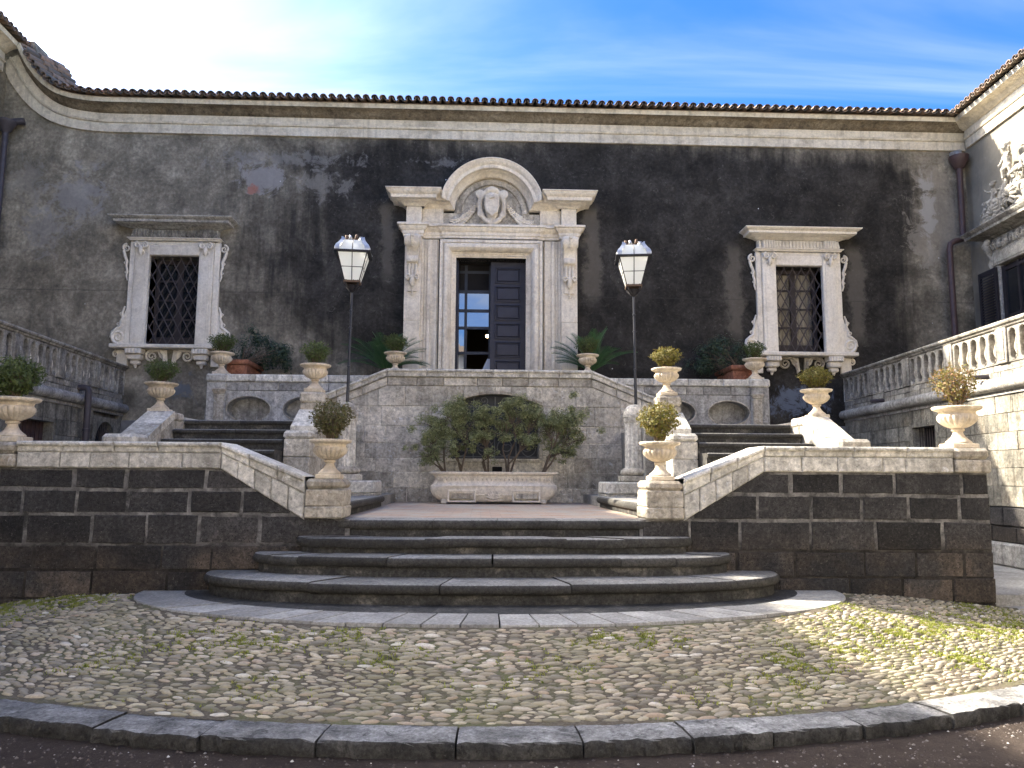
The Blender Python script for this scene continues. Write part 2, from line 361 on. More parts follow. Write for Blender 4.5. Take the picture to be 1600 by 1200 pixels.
def plaster(name, base=0):
    s = N(name); x, z = s.xyz(0), s.xyz(2)
    big = s.noise(.33, 4, .55, .4); med = s.noise(1.7, 8, .66, .5); fine = s.noise(14, 7, .7, .2); vf = s.noise(60, 3, .6)
    st = s.noise(1, 6, .62, .2, stretch=(6, 6, .55))
    # overall darkness map: light and brown to the left, black with soot in the middle and to the right
    lf = s.rng(x, -7.5, -1.0); rg = s.rng(x, 8.3, 10.2, 0, .62)
    soot = s.math('SUBTRACT', s.math('ADD', s.math('MULTIPLY', lf, .62), s.math('MULTIPLY', big, .9)), rg)
    soot = s.math('ADD', soot, s.math('MULTIPLY', s.math('SUBTRACT', st, .5), .45))
    soot = s.math('SUBTRACT', soot, s.math('MULTIPLY', s.rng(z, 8.0, 8.75), .28))
    soot = s.math('SUBTRACT', soot, s.math('MULTIPLY', s.rng(z, 5.4, 3.6), s.rng(x, 2.0, -1.0, 0, .30)))
    sm = s.rng(soot, .48, .92)
    c = s.mix(sm, (.245, .218, .168), (.037, .034, .030))
    mot = s.math('ADD', s.math('MULTIPLY', med, .55), s.math('MULTIPLY', fine, .45))
    c = s.mix(1, c, s.ramp(mot, [(.32, .35), (.5, .92), (.68, 1.9)]), 'MULTIPLY')
    # scratches of lighter lime
    wisp = s.rng(s.noise(9, 8, .78, 1.6, off=(4, 0, 9)), .56, .70)
    c = s.mix(s.math('MULTIPLY', wisp, .36), c, (.25, .235, .205))
    # dark rain streaks
    c = s.mix(s.math('MULTIPLY', s.rng(st, .56, .76), .35), c, (.036, .034, .033))
    cl = s.noise(.95, 7, .68, .8, off=(11, 0, 5)); c = s.mix(1, c, s.ramp(cl, [(.34, .62), (.5, 1.0), (.66, 1.5)]), 'MULTIPLY')
    # flaked bluish skim coat, top left and along the cornice
    pn = s.math('MULTIPLY', s.math('SUBTRACT', s.noise(2.7, 9, .76, .6, off=(3, 0, 3)), .5), 3.6)
    def patch(cx, cz, rx, rz, thr, seed, soft=.08):
        dx = s.math('DIVIDE', s.math('SUBTRACT', x, cx), rx); dz = s.math('DIVIDE', s.math('SUBTRACT', z, cz), rz)
        d = s.math('SQRT', s.math('ADD', s.math('MULTIPLY', dx, dx), s.math('MULTIPLY', dz, dz)))
        q = s.math('ADD', s.math('SUBTRACT', 1, d), pn)
        return s.rng(q, thr-.1, thr+.3)
    for (cx, cz, rx, rz, thr, seed, col, k) in (
        (-8.5, 7.3, .85, .75, .25, 1, (.31,.30,.295), .6), (-9.1, 6.5, .9, .9, .45, 2, (.29,.28,.27), .5), (-9.6, 7.6, .7, 1.0, .5, 2, (.27,.255,.225), .5),
        (-4.7, 7.75, .70, .5, .3, 3, (.33,.32,.315), .65), (-4.2, 8.2, 2.6, .32, .5, 8, (.29,.28,.265), .45), (-3.4, 7.7, 1.2, .6, .6, 8, (.27,.255,.23), .5), (-1.0, 8.2, 1.6, .3, .8, 5, (.26,.25,.24), .45),
        (9.8, 7.2, .75, 1.5, .25, 6, (.30,.27,.225), .6), (9.65, 7.4, .25, .8, .2, 7, (.38,.37,.35), .75), (9.6, 6.2, 1.1, .8, .9, 9, (.30,.28,.24), .5),
        (-8.3, 3.2, 1.8, .6, .9, 10, (.17,.185,.21), .7), (6.6, 3.1, 1.2, .6, .55, 11, (.16,.19,.25), .8), (-6.2, 3.3, 1.2, .5, .7, 12, (.15,.17,.20), .8)):
        c = s.mix(s.math('MULTIPLY', patch(cx, cz, rx, rz, thr, seed), k), c, col)
    c = s.mix(s.math('MULTIPLY', patch(-4.87, 7.52, .19, .15, .35, 21), .8), c, (.36, .15, .11)) 
    # soot tongues beside the portal and the windows, pale dry strips next to them
    wob = s.math('MULTIPLY', s.math('SUBTRACT', s.noise(2.2, 6, .7), .5), .75)
    for (cx, w_, z0, z1, k) in ((-2.02, .22, 5.4, 7.1, .45), (2.30, .24, 5.0, 7.1, .45), (5.35, .24, 4.2, 6.3, .4), (8.0, .24, 4.2, 6.3, .45)):
        d = s.math('ABSOLUTE', s.math('SUBTRACT', s.math('ADD', x, wob), cx))
        f_ = s.math('MULTIPLY', s.rng(d, w_, w_*.35), s.math('MULTIPLY', s.rng(z, z0, z0+.5), s.rng(z, z1+.3, z1)))
        c = s.mix(s.math('MULTIPLY', f_, k), c, (.19, .17, .14))
    # tiny white chips
    c = s.mix(s.rng(s.vor(1.5, 'F1', 'Distance'), .022, .016), c, (.6, .6, .6))
    # construction line half way up
    ln = s.math('ABSOLUTE', s.math('SUBTRACT', z, s.math('ADD', 5.28, s.math('MULTIPLY', s.noise(.8, 3, .5), .04))))
    c = s.mix(s.math('MULTIPLY', s.rng(ln, .02, .006), .35), c, (.05, .047, .042))
    h = s.math('ADD', s.math('MULTIPLY', fine, .5), s.math('MULTIPLY', vf, .5))
    return s.fin(c, .95, h, .55, .012, .2)
M['plaster'] = plaster('sooty_plaster')

def m_plain(name, col, rough=.6, var=.2, scale=8, bump=.2, metal=0, spec=.4, dark=.5):
    s = N(name); n = s.noise(scale, 6, .65)
    c = s.mix(s.math('MULTIPLY', s.rng(n, .35, .7), var*2), col, tuple(v*dark for v in col))
    return s.fin(c, rough, n, bump, .006, spec, metal)
s = N('wing_plaster')
n1 = s.noise(1.1, 6, .6, .3); n2 = s.noise(7, 7, .7); st = s.noise(1, 6, .6, .2, stretch=(5,5,.6))
c = s.ramp(n1, [(.35, (.20,.18,.145)), (.6, (.31,.28,.22))]); c = s.mix(s.math('MULTIPLY', s.rng(st, .5, .72), .5), c, (.17,.165,.16)); c = s.mix(s.math('MULTIPLY', s.rng(n2, .55, .7), .4), c, (.38,.35,.29))
M['wplaster'] = s.fin(c, .95, n2, .4, .01)

s = N('lava_block')
n1 = s.noise(2.2, 6, .6, .2, rnd=9); n2 = s.noise(26, 5, .7); v1 = s.vor(42); v2 = s.vor(90)
br = s.rng(s.xyz(2), 1.05, .55)
c = s.mix(s.math('MULTIPLY', br, s.rng(s.noise(1.6, 4, .6), .35, .6)), (.034,.033,.033), (.080,.064,.050))
c = s.mix(s.rng(n1, .35, .7), c, s.mix(1, c, (1.7,1.65,1.6), 'MULTIPLY'))
c = s.hsv(c, .5, 1, s.rng(s.rand, 0, 1, .6, 1.45, False))
c = s.mix(1, c, s.ramp(s.noise(33, 6, .8), [(.34, .5), (.5, .9), (.66, 1.6)]), 'MULTIPLY'); c = s.mix(s.math('MULTIPLY', s.rng(s.noise(40, 3, .8), .62, .70), .6), c, (.22,.20,.18))
c = s.mix(s.math('MULTIPLY', s.rng(s.noise(4.5, 7, .75, 1.0, off=(2,8,1)), .60, .72), .38), c, (.22,.20,.18))
pit = s.math('ADD', s.rng(v1, .12, .34), s.math('MULTIPLY', s.rng(v2, .15, .4), .5))
c = s.mix(s.rng(v1, .26, .12), c, (.014,.014,.014))
M['lava'] = s.fin(c, .93, s.math('ADD', pit, n2), .8, .014)
s = N('lime_mortar'); n1 = s.noise(9, 7, .7)
mc = s.ramp(s.noise(5, 8, .75, .5), [(.38, (.05,.048,.045)), (.52, (.16,.152,.142)), (.68, (.34,.325,.30))])
M['mortar'] = s.fin(s.mix(s.rng(s.xyz(2), .95, .75), mc, s.mix(1, mc, (.22,.20,.18), 'MULTIPLY')), .95, n1, .6, .02)

s = N('lava_step')
n1 = s.noise(1.6, 6, .6, rnd=6); n2 = s.noise(30, 5, .7); v1 = s.vor(75)
c = s.ramp(n1, [(.32, (.17,.165,.152)), (.68, (.33,.32,.295))]); c = s.hsv(c, .5, 1, s.rng(s.rand, 0, 1, .82, 1.2, False))
c = s.mix(s.math('MULTIPLY', s.rng(s.noise(6, 6, .7), .5, .7), .5), c, (.07,.068,.064))
c = s.mix(s.math('MULTIPLY', s.rng(s.noise(55, 2, .7), .6, .72), .5), c, (.035,.035,.035))
c = s.mix(1, c, s.ramp(s.noise(36, 6, .8), [(.34, .45), (.5, .95), (.66, 1.5)]), 'MULTIPLY')
c = s.mix(s.up(), s.mix(1, c, (.20,.196,.19), 'MULTIPLY'), c)  # worn tops keep their tone; shade on other faces is put into the colour
M['step'] = s.fin(c, .85, s.math('ADD', s.rng(v1, .1, .35), n2), .6, .008, .35)
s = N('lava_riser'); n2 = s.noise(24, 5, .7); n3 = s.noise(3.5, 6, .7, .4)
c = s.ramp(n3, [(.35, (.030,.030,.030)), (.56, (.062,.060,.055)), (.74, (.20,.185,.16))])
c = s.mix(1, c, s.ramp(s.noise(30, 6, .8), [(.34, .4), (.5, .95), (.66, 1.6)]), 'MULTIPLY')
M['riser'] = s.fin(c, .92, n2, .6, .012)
s = N('lava_slab'); n1 = s.noise(3, 6, .6, rnd=6); n2 = s.noise(40, 5, .7)
c = s.ramp(n1, [(.3, (.25,.24,.22)), (.7, (.43,.415,.38))]); c = s.hsv(c, .5, 1, s.rng(s.rand, 0, 1, .75, 1.15, False))
c = s.mix(1, c, s.ramp(s.noise(34, 6, .8), [(.34, .6), (.5, .95), (.66, 1.35)]), 'MULTIPLY')
M['slab'] = s.fin(c, .85, n2, .5, .008, .35)
s = N('kerb_lava'); n1 = s.noise(4, 7, .7, .4, rnd=6); n2 = s.noise(26, 6, .75); n4 = s.noise(9, 5, .7, .6, off=(1,4,2))
c = s.ramp(n1, [(.34, (.10,.099,.096)), (.52, (.25,.247,.238)), (.70, (.45,.44,.42))]); c = s.mix(s.math('MULTIPLY', s.rng(n4, .56, .66), .75), c, (.028,.028,.029))
c = s.mix(s.math('MULTIPLY', s.rng(s.noise(70, 2, .7), .62, .72), .7), c, (.35,.35,.35)); c = s.hsv(c, .5, 1, s.rng(s.rand, 0, 1, .75, 1.2, False))
c = s.mix(1, c, s.ramp(s.noise(45, 7, .8), [(.34, .45), (.5, 1.0), (.66, 1.6)]), 'MULTIPLY')
c = s.mix(s.up(), s.mix(1, c, (.22,.216,.21), 'MULTIPLY'), c)  # kerb sides darkened by facing: painted shading along with rough dark wear
M['kerb'] = s.fin(c, .82, s.math('ADD', n2, s.math('MULTIPLY', n1, 1.2)), .9, .022, .4)
s = N('cobble_stone')
rr = s.math('FRACT', s.math('ADD', s.math('MULTIPLY', s.rand, 3.7), s.isl))
c = s.ramp(rr, [(0, (.13,.115,.09)), (.2, (.30,.26,.19)), (.42, (.42,.36,.255)), (.6, (.21,.185,.145)), (.8, (.52,.455,.34)), (.92, (.38,.285,.20)), (1, (.66,.62,.53))])
n2 = s.noise(45, 5, .65); c = s.mix(s.math('MULTIPLY', s.rng(n2, .4, .7), .4), c, (.14,.125,.10))
c = s.mix(s.math('MULTIPLY', s.rng(s.noise(1.3, 6, .68), .44, .64), .28), c, (.20,.20,.09))
M['cobble'] = s.fin(c, .7, n2, .3, .004, .4)
s = N('apron_earth'); n1 = s.noise(2.2, 6, .65); n2 = s.noise(50, 5, .75)
c = s.mix(s.rng(n1, .45, .62), (.085,.07,.05), (.10,.105,.04)); c = s.mix(s.rng(n2, .4, .7), c, (.17,.145,.11))
M['earth'] = s.fin(c, .98, n2, .8, .01)
s = N('dirt'); n1 = s.noise(1.1, 7, .65, .4); n2 = s.noise(60, 6, .8); n3 = s.noise(9, 6, .7)
c = s.ramp(n1, [(.35, (.045,.033,.027)), (.65, (.085,.066,.054))]); c = s.mix(s.math('MULTIPLY', s.rng(n2, .5, .75), .55), c, (.15,.125,.11)); c = s.mix(s.math('MULTIPLY', s.rng(n3, .5, .7), .5), c, (.038,.027,.024))
M['dirt'] = s.fin(c, .97, s.math('ADD', n2, n3), 1.0, .025, .2)
s = N('gravel'); M['gravel'] = s.fin(s.ramp(s.isl, [(0, (.06,.046,.04)), (.7, (.12,.10,.088)), (.93, (.2,.18,.16)), (1, (.6,.58,.54))]), .8)
s = N('herringbone_brick'); 
bt = s.t.nodes.new('ShaderNodeTexBrick'); s.t.links.new(s.vec((1,1,1)), bt.inputs['Vector']); bt.inputs['Scale'].default_value = 4; bt.inputs['Color1'].default_value = (.40,.27,.20,1); bt.inputs['Color2'].default_value = (.48,.36,.27,1); bt.inputs['Mortar'].default_value = (.25,.22,.18,1); bt.inputs['Mortar Size'].default_value = .015; bt.inputs['Brick Width'].default_value = .9; bt.inputs['Row Height'].default_value = .42
c = s.mix(s.rng(s.noise(2.0, 7, .72, .4), .40, .62), bt.outputs[0], (.40,.36,.30)); c = s.mix(s.math('MULTIPLY', s.rng(s.noise(22, 4, .7), .5, .7), .4), c, (.22,.17,.13))
M['brick'] = s.fin(c, .85, bt.outputs['Fac'], -.3, .004)

def m_leaf(name, cols, rough=.55, trans=.25):
    s = N(name); rr = s.math('FRACT', s.math('ADD', s.isl, s.math('MULTIPLY', s.rand, .37)))
    c = s.ramp(rr, [(i/(len(cols)-1), q) for i, q in enumerate(cols)])
    m = s.fin(c, rough, spec=.35)
    t = s.t.nodes.new('ShaderNodeBsdfTranslucent'); s._set(t.inputs[0], s.hsv(c, .48, 1.1, 1.3)); a = s.t.nodes.new('ShaderNodeMixShader'); a.inputs[0].default_value = trans
    s.t.links.new(s.b.outputs[0], a.inputs[1]); s.t.links.new(t.outputs[0], a.inputs[2]); s.t.links.new(a.outputs[0], s.o.inputs[0]); return m
M['leaf_box'] = m_leaf('box_leaf', [(.050,.075,.022), (.085,.120,.035), (.12,.155,.048), (.075,.10,.034)])
M['leaf_brown'] = m_leaf('bronzed_box_leaf', [(.085,.08,.035), (.12,.125,.045), (.16,.125,.06), (.09,.105,.036)])
M['leaf_rust'] = m_leaf('rust_box_leaf', [(.11,.115,.025), (.19,.17,.04), (.24,.13,.06), (.13,.13,.03)])
M['leaf_gold'] = m_leaf('golden_box_leaf', [(.11,.12,.022), (.17,.165,.035), (.21,.16,.05), (.13,.14,.03)])
M['leaf_olive'] = m_leaf('planter_shrub_leaf', [(.11,.13,.065), (.19,.22,.10), (.27,.29,.14), (.38,.39,.20)])
M['leaf_dark'] = m_leaf('dark_shrub_leaf', [(.016,.036,.020), (.030,.055,.030), (.050,.075,.042), (.022,.045,.024)], .4, .12)
M['leaf_cyc'] = m_leaf('cycad_leaf', [(.05,.13,.05), (.085,.175,.075), (.06,.145,.06)], .38, .12)
M['moss'] = m_leaf('grass_blade', [(.15,.19,.04), (.22,.26,.055), (.29,.32,.07), (.26,.25,.08)], .7, .3)
M['twig'] = m_plain('twig_bark', (.15,.115,.085), .9, .3, 30, .4)
M['soil'] = m_plain('potting_soil', (.05,.04,.03), .98, .3, 30, .6)
M['iron'] = m_plain('wrought_iron', (.030,.028,.032), .55, .25, 20, .2, .3)
M['grille'] = m_plain('window_grille_iron', (.095,.078,.075), .6, .25, 20, .2, .2)
M['pole'] = m_plain('lamp_pole_iron', (.050,.054,.066), .42, .2, 12, .15, .5)
M['rust'] = m_plain('rusty_lantern_iron', (.16,.105,.07), .7, .35, 25, .4, .2)
M['silver'] = m_plain('lantern_sheet_metal', (.52,.54,.57), .45, .3, 14, .3, .6, .5, .5)
M['pipe'] = m_plain('drain_pipe_paint', (.085,.052,.050), .5, .2, 10, .15)
M['pipe2'] = m_plain('grey_drain_pipe', (.070,.060,.068), .5, .25, 10, .15)
M['wood'] = m_plain('door_paint', (.030,.030,.046), .5, .25, 6, .15)
M['casement'] = m_plain('casement_wood', (.050,.038,.038), .6, .25, 9, .2)
M['shut'] = m_plain('shutter_paint', (.022,.020,.026), .5, .2, 9, .15)
M['bluef'] = m_plain('glazed_door_frame', (.028,.036,.055), .5, .2, 9, .1)
M['dark'] = m_plain('dark_interior', (.012,.011,.012), .9, .2, 4, .1)
M['room'] = m_plain('room_wall', (.10,.08,.06), .9, .2, 4, .1)
M['terra'] = m_limestone('terracotta', (.20,.075,.045), (.30,.125,.075), (.42,.20,.13), .5, 0, .3, .05)
M['tile'] = None
s = N('clay_roof_tile'); n1 = s.noise(6, 6, .65, rnd=20)
c = s.ramp(s.math('FRACT', s.math('ADD', s.math('MULTIPLY', s.rand, 1.0), s.math('MULTIPLY', s.isl, .6))), [(0, (.10,.085,.07)), (.4, (.20,.15,.11)), (.7, (.34,.22,.15)), (1, (.15,.13,.11))])
c = s.mix(s.rng(n1, .45, .68), c, (.10,.098,.085)); M['tile'] = s.fin(c, .9, n1, .5, .01)
s = N('pane_reflection'); M['pane_reflection'] = s.fin(s.ramp(s.noise(1.5, 4, .5, stretch=(8,1,.5)), [(.3, (.14,.12,.095)), (.7, (.32,.28,.215))]), .9)  # tan reflection tones put into a material
s = N('white_cloth'); M['cloth'] = s.fin((.62,.66,.72), .9)
s = N('window_glass'); M['glass'] = s.fin((.010,.012,.016), .04, spec=.5, Alpha=1.0)
s = N('clear_glass'); m_ = s.fin((.9,.95,1), .03, spec=.5)
tr = s.t.nodes.new('ShaderNodeBsdfTransparent'); gl = s.t.nodes.new('ShaderNodeBsdfGlossy'); gl.inputs['Roughness'].default_value = .02; fr = s.t.nodes.new('ShaderNodeFresnel'); fr.inputs[0].default_value = 1.5; a = s.t.nodes.new('ShaderNodeMixShader')
s.t.links.new(fr.outputs[0], a.inputs[0]); s.t.links.new(tr.outputs[0], a.inputs[1]); s.t.links.new(gl.outputs[0], a.inputs[2]); s.t.links.new(a.outputs[0], s.o.inputs[0]); M['clear'] = m_
s = N('door_glass'); m_ = s.fin((.006,.010,.02), .02, spec=1.0, IOR=2.4); M['dglass'] = m_
s = N('opal_glass'); m_ = s.fin((.88,.90,.87), .25, spec=.5)
t_ = s.t.nodes.new('ShaderNodeBsdfTranslucent'); t_.inputs[0].default_value = (.9,.93,.92,1); a = s.t.nodes.new('ShaderNodeMixShader'); a.inputs[0].default_value = .35
s.t.links.new(s.b.outputs[0], a.inputs[1]); s.t.links.new(t_.outputs[0], a.inputs[2]); s.t.links.new(a.outputs[0], s.o.inputs[0]); M['opal'] = m_
s = N('lit_bulb'); m_ = s.fin((1,.9,.7), .4, Emission_Color=(1,.75,.4,1), Emission_Strength=6.0); M['bulb'] = m_

# ================================================================ GROUND
AX = .15                       # symmetry axis of the staircase
m = MB(); m.add([(-150,-150,.062),(150,-150,.062),(150,150,.062),(-150,150,.062)], [(0,1,2,3)])
g = m.build('ground', M['dirt'], smooth=0); tag(g, 'dark reddish brown bare earth in front of the kerb', 'ground', kind='structure')
KC, KR = (.12, 12.35), 7.9     # kerb arc: centre and inner radius
def dk(x, y): return KR-math.hypot(x-KC[0], y-KC[1])
SLA, SLB, SLY = 3.42, 1.82, 7.80   # slab border half axes
def apron_z(x, y):
    d = max(0, min(1, dk(x, y)/1.75)); d = d*d*(3-2*d)*.35+d*.65
    o = max(0, min(1, (abs(x-AX)-3)/2.2))
    return .135+.265*d*(1-.45*o)+.012*mnoise.noise(Vector((x*.9, y*.9, 0)))
def in_slab(x, y, e=0): return ((x-AX)/(SLA+e))**2+((SLY-y)/(SLB+e))**2 < 1
# apron bed
m = MB(); nx, ny = 110, 60; idx = {}
for i in range(nx+1):
    for j in range(ny+1):
        x = -6.6+13.4*i/nx; y0 = KC[1]-math.sqrt(max(.01, (KR+.02)**2-(x-KC[0])**2)); y = y0+(7.86-y0)*j/ny
        idx[i, j] = len(m.v); m.v.append((x, y, apron_z(x, y)+.003+.005*mnoise.noise(Vector((x*6, y*6, 2)))-(.06 if in_slab(x, y, -.05) else 0)))
for i in range(nx):
    for j in range(ny): m.f.append((idx[i,j], idx[i+1,j], idx[i+1,j+1], idx[i,j+1]))
apron = m.build('cobble_pavement', M['earth'])
tag(apron, 'pale rounded cobbles set in earth in front of the curved steps', 'pavement', kind='structure')
# cobbles: rows follow the kerb's arc
def cob_mesh(k):
    rnd = random.Random(k); m = MB(); n = 8; vs = []
    L, W, H = rnd.uniform(.038,.062), rnd.uniform(.015,.022), rnd.uniform(.010,.017)
    sk = rnd.uniform(-.2,.2)
    for (q, h) in ((1.0, -.35), (.97, .25), (.62, .78)):
        for i in range(n):
            a = 2*math.pi*i/n; e = 1+rnd.uniform(-.06,.06)
            x = L*q*e*math.copysign(abs(math.cos(a))**.85, math.cos(a)); y = W*q*e*math.sin(a)
            vs.append((x, y+sk*x*.3, H*h))
    vs.append((0, 0, H))
    F = []
    for r_ in range(2):
        for i in range(n): j = (i+1) % n; F.append((r_*n+i, r_*n+j, (r_+1)*n+j, (r_+1)*n+i))
    for i in range(n): F.append((2*n+i, 2*n+(i+1) % n, 3*n))
    return vs, F
CM = [cob_mesh(k) for k in range(10)]
spots = []
rnd = random.Random(3)
d = .05
while d < 3.6:
    rad = KR-d; step_ = rnd.uniform(.096,.112); a0 = rnd.uniform(0, .1)
    amax = math.asin(min(1, 6.5/rad)); a = -amax+a0*step_/rad
    while a < amax:
        dd = d+rnd.uniform(-.012,.012)+.018*math.sin(a*31+d*5); rr_ = KR-dd
        x, y = KC[0]+rr_*math.sin(a), KC[1]-rr_*math.cos(a)
        s_ = rnd.uniform(.68, 1.22)
        if rnd.random() < .05: s_ *= 1.3
        if y < 7.76 and not in_slab(x, y, .05) and -6.4 < x < 6.4 and rnd.random() > .025:
            spots.append((x, y, -0+a+rnd.gauss(0, .16)+.5*mnoise.noise(Vector((x*.8, y*.8, 5)))*min(1, max(0, abs(x-AX)-1.5)/2), s_, rnd.randrange(10), rnd.gauss(0, .07), rnd.gauss(0, .09)))
        a += step_*s_*rnd.uniform(.92, 1.10)/rad
    d += rnd.uniform(.036, .043)
def cob_pts(sp):
    x, y, rz, s_, k, tx, ty = sp; z = apron_z(x, y); mt = Matrix.Translation((x, y, z+.001)) @ Matrix.Rotation(rz, 4, 'Z') @ Matrix.Rotation(tx, 4, 'X') @ Matrix.Rotation(ty, 4, 'Y') @ Matrix.Scale(s_, 4)
    return mt
spots.sort(key=lambda q: math.hypot(q[0], q[1])+(5 if abs(q[0]/max(q[1],.1)-.04) > .70 else 0))
cms = []
for vs_, F_ in CM:
    mm = MB(); mm.add(vs_, F_); o_ = mm.build('cobblestone', M['cobble'], smooth=70); cms.append(o_.data); bpy.data.objects.remove(o_)
for sp in spots[:300]:
    o_ = bpy.data.objects.new('cobblestone', cms[sp[4]]); COL.objects.link(o_); o_.parent = apron; o_.matrix_local = cob_pts(sp)
m = MB()
for sp in spots[300:]:
    mt = cob_pts(sp); vs_, F_ = CM[sp[4]]; m.add([mt @ Vector(v) for v in vs_], F_)
o_ = m.build('cobbles', M['cobble'], apron, smooth=70); o_['kind'] = 'stuff'
# grass and moss between the cobbles
m = MB(); rnd = random.Random(5)
hot = [(-4.4,7.55,.45,1.0),(-3.9,7.6,.35,.9),(-4.6,7.2,.4,.8),(-4.3,6.9,.4,.55),(-3.6,7.3,.3,.45),(-1.6,5.75,.35,.3),(-1.0,5.9,.3,.28),(-2.1,6.0,.4,.3),(-.6,5.5,.3,.22),(.9,5.75,.25,.35),(1.3,5.8,.25,.3),(.5,5.3,.25,.18),(2.2,5.5,.3,.35),(2.6,5.75,.4,.5),(3.3,6.25,.45,.8),(4.0,6.6,.5,.9),(4.6,6.8,.5,.9),(3.6,5.7,.3,.5),(3.2,6.9,.3,.5),(3.0,7.0,.25,.5),(4.9,7.55,.3,.6),(2.0,5.1,.3,.15),(-2.6,5.6,.3,.2),(0,5.0,.5,.07),(1.5,4.8,.5,.07),(-1.4,5.0,.5,.08),(5.2,6.9,.5,.8)]
for (hx, hy, hr, den) in hot:
    for _ in range(int(4200*den*hr)):
        x, y = rnd.gauss(hx, hr*.55), rnd.gauss(hy, hr*.38)
        if in_slab(x, y, .02) or dk(x, y) < .03 or y > 7.77: continue
        if mnoise.noise(Vector((x*7, y*7, 3))) < -.02: continue
        z = apron_z(x, y)
        for _k in range(4):
            a, h, q = rnd.uniform(0, 6.28), rnd.uniform(.008,.026), rnd.uniform(.004,.009); bx, by = rnd.gauss(0,.012), rnd.gauss(0,.012); t = rnd.uniform(.3,1.0)*h
            ca, sa = math.cos(a), math.sin(a)
            m.add([(x+bx-sa*q, y+by+ca*q, z), (x+bx+sa*q, y+by-ca*q, z), (x+bx+ca*t, y+by+sa*t, z+h)], [(0,1,2)])
o_ = m.build('grass', M['moss'], smooth=0); tag(o_, 'yellow green grass and moss growing between the cobbles', 'grass', kind='stuff')
# gravel specks on the earth
m = MB(); rnd = random.Random(8)
for _ in range(9000):
    x = rnd.uniform(-3.6, 4.4); y = rnd.uniform(3.2, 5.6)
    if dk(x, y) > -.30: continue
    r_ = rnd.choice((.003,.004,.005,.006,.008,.011)); n = 5; z = .062
    m.add([(x+r_*math.cos(i*1.257)*rnd.uniform(.7,1.2), y+r_*math.sin(i*1.257)*rnd.uniform(.7,1.2), z) for i in range(n)]+[(x, y, z+r_*.8)], [(i, (i+1) % n, n) for i in range(n)])
o_ = m.build('gravel', M['gravel'], smooth=0); tag(o_, 'small stone chips scattered over the bare earth', 'gravel', kind='stuff')

# kerb
kerb = empty('kerb', (KC[0], KC[1]-KR, 0)); tag(kerb, 'curved kerb of rough grey lava stones along the cobbles', 'kerb', kind='structure')
rnd = random.Random(12)
kerb_px = [-.86,-.76,-.665,-.58,-.502,-.43,-.353,-.275,-.197,-.118,-.029,.052,.124,.182,.252,.33,.405,.465,.54,.62,.70,.80,.88]
for i in range(len(kerb_px)-1):
    a0, a1 = kerb_px[i]+.0007, kerb_px[i+1]-.0007; m = MB(); n = 14; j = []
    zt = .142+rnd.uniform(-.008,.008); wd = rnd.uniform(.27,.295)
    for k in range(n+1):
        a = a0+(a1-a0)*k/n; e = min(1, min(k, n-k)*1.5+.2); 
        def pt(rad, z): return (KC[0]+rad*math.sin(a), KC[1]-rad*math.cos(a), z)
        q = [rnd.uniform(-.006,.006) for _ in range(4)]; w_ = wd+rnd.uniform(-.012,.012)
        rag = rnd.uniform(-.010,.004)
        j.append([pt(KR-.01, 0), pt(KR-.01, zt-.02), pt(KR+.012, zt-.004+q[0]*.5), pt(KR+.13, zt+q[3]*.5), pt(KR+w_-.008, zt-.002+q[1]*.5-.006*(1-e)), pt(KR+w_+.004+rag, zt-.014+q[2]), pt(KR+w_+.010+rag*2.5, zt-.060+q[3]), pt(KR+w_-.004+rag, .045+q[1]), pt(KR+w_-.02, 0)])
    c_ = len(j[0]); vs_ = [p for r_ in j for p in r_]; F_ = []
    for k in range(n):
        for q in range(c_-1): F_.append((k*c_+q, (k+1)*c_+q, (k+1)*c_+q+1, k*c_+q+1))
    F_ += [tuple(range(c_)), tuple(n*c_+q for q in range(c_-1, -1, -1))]
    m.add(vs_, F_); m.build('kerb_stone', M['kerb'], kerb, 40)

# slab border at the foot of the steps
border = empty('slab_border', (AX, SLY-SLB, .3)); tag(border, 'ring of grey lava paving slabs round the foot of the steps', 'paving', kind='structure')
def ell(a, A, B, cy, e=2.0):
    c_, s_ = math.cos(a), math.sin(a)
    return AX+A*math.copysign(abs(c_)**(2/e), c_), cy-B*abs(s_)**(2/e)
rnd = random.Random(4); NS = 31; ang = [math.pi*i/NS for i in range(NS+1)]
ts = [0,.26,.43]+[.43+(2.71-.43)*i/26 for i in range(1,26)]+[2.71,2.88,math.pi]
for i in range(len(ts)-1):
    m = MB(); n = 4; a0, a1 = ts[i]+.0022, ts[i+1]-.0022; T = []
    dz = rnd.uniform(-.004,.004)
    for k in range(n+1):
        a = a0+(a1-a0)*k/n; xo, yo = ell(a, SLA, SLB, SLY); xi, yi = ell(a+.05*math.cos(a), 2.98, 1.40, SLY)
        T += [(xo, yo, .30), (xo, yo, .393+dz), (xo+(xi-xo)*.012, yo+(yi-yo)*.012, .402+dz), (xi, yi, .412+dz)]
    F_ = []
    for k in range(n):
        for q in range(3): F_.append((k*4+q, (k+1)*4+q, (k+1)*4+q+1, k*4+q+1))
    F_ += [(0,1,2,3), tuple(n*4+q for q in (3,2,1,0))]
    m.add(T, F_); m.build('paving_slab', M['slab'], border, 30)
m = MB(); n = 60; T = []
for k in range(n+1):
    a = math.pi*k/n; xo, yo = ell(a, 3.0, 1.42, SLY); xi, yi = ell(a, 2.4, .7, SLY); T += [(xo, yo, .405), (xi, yi, .413)]
m.add(T, [(2*k, 2*k+2, 2*k+3, 2*k+1) for k in range(n)]); m.build('inner_paving', M['riser'], border, 0)

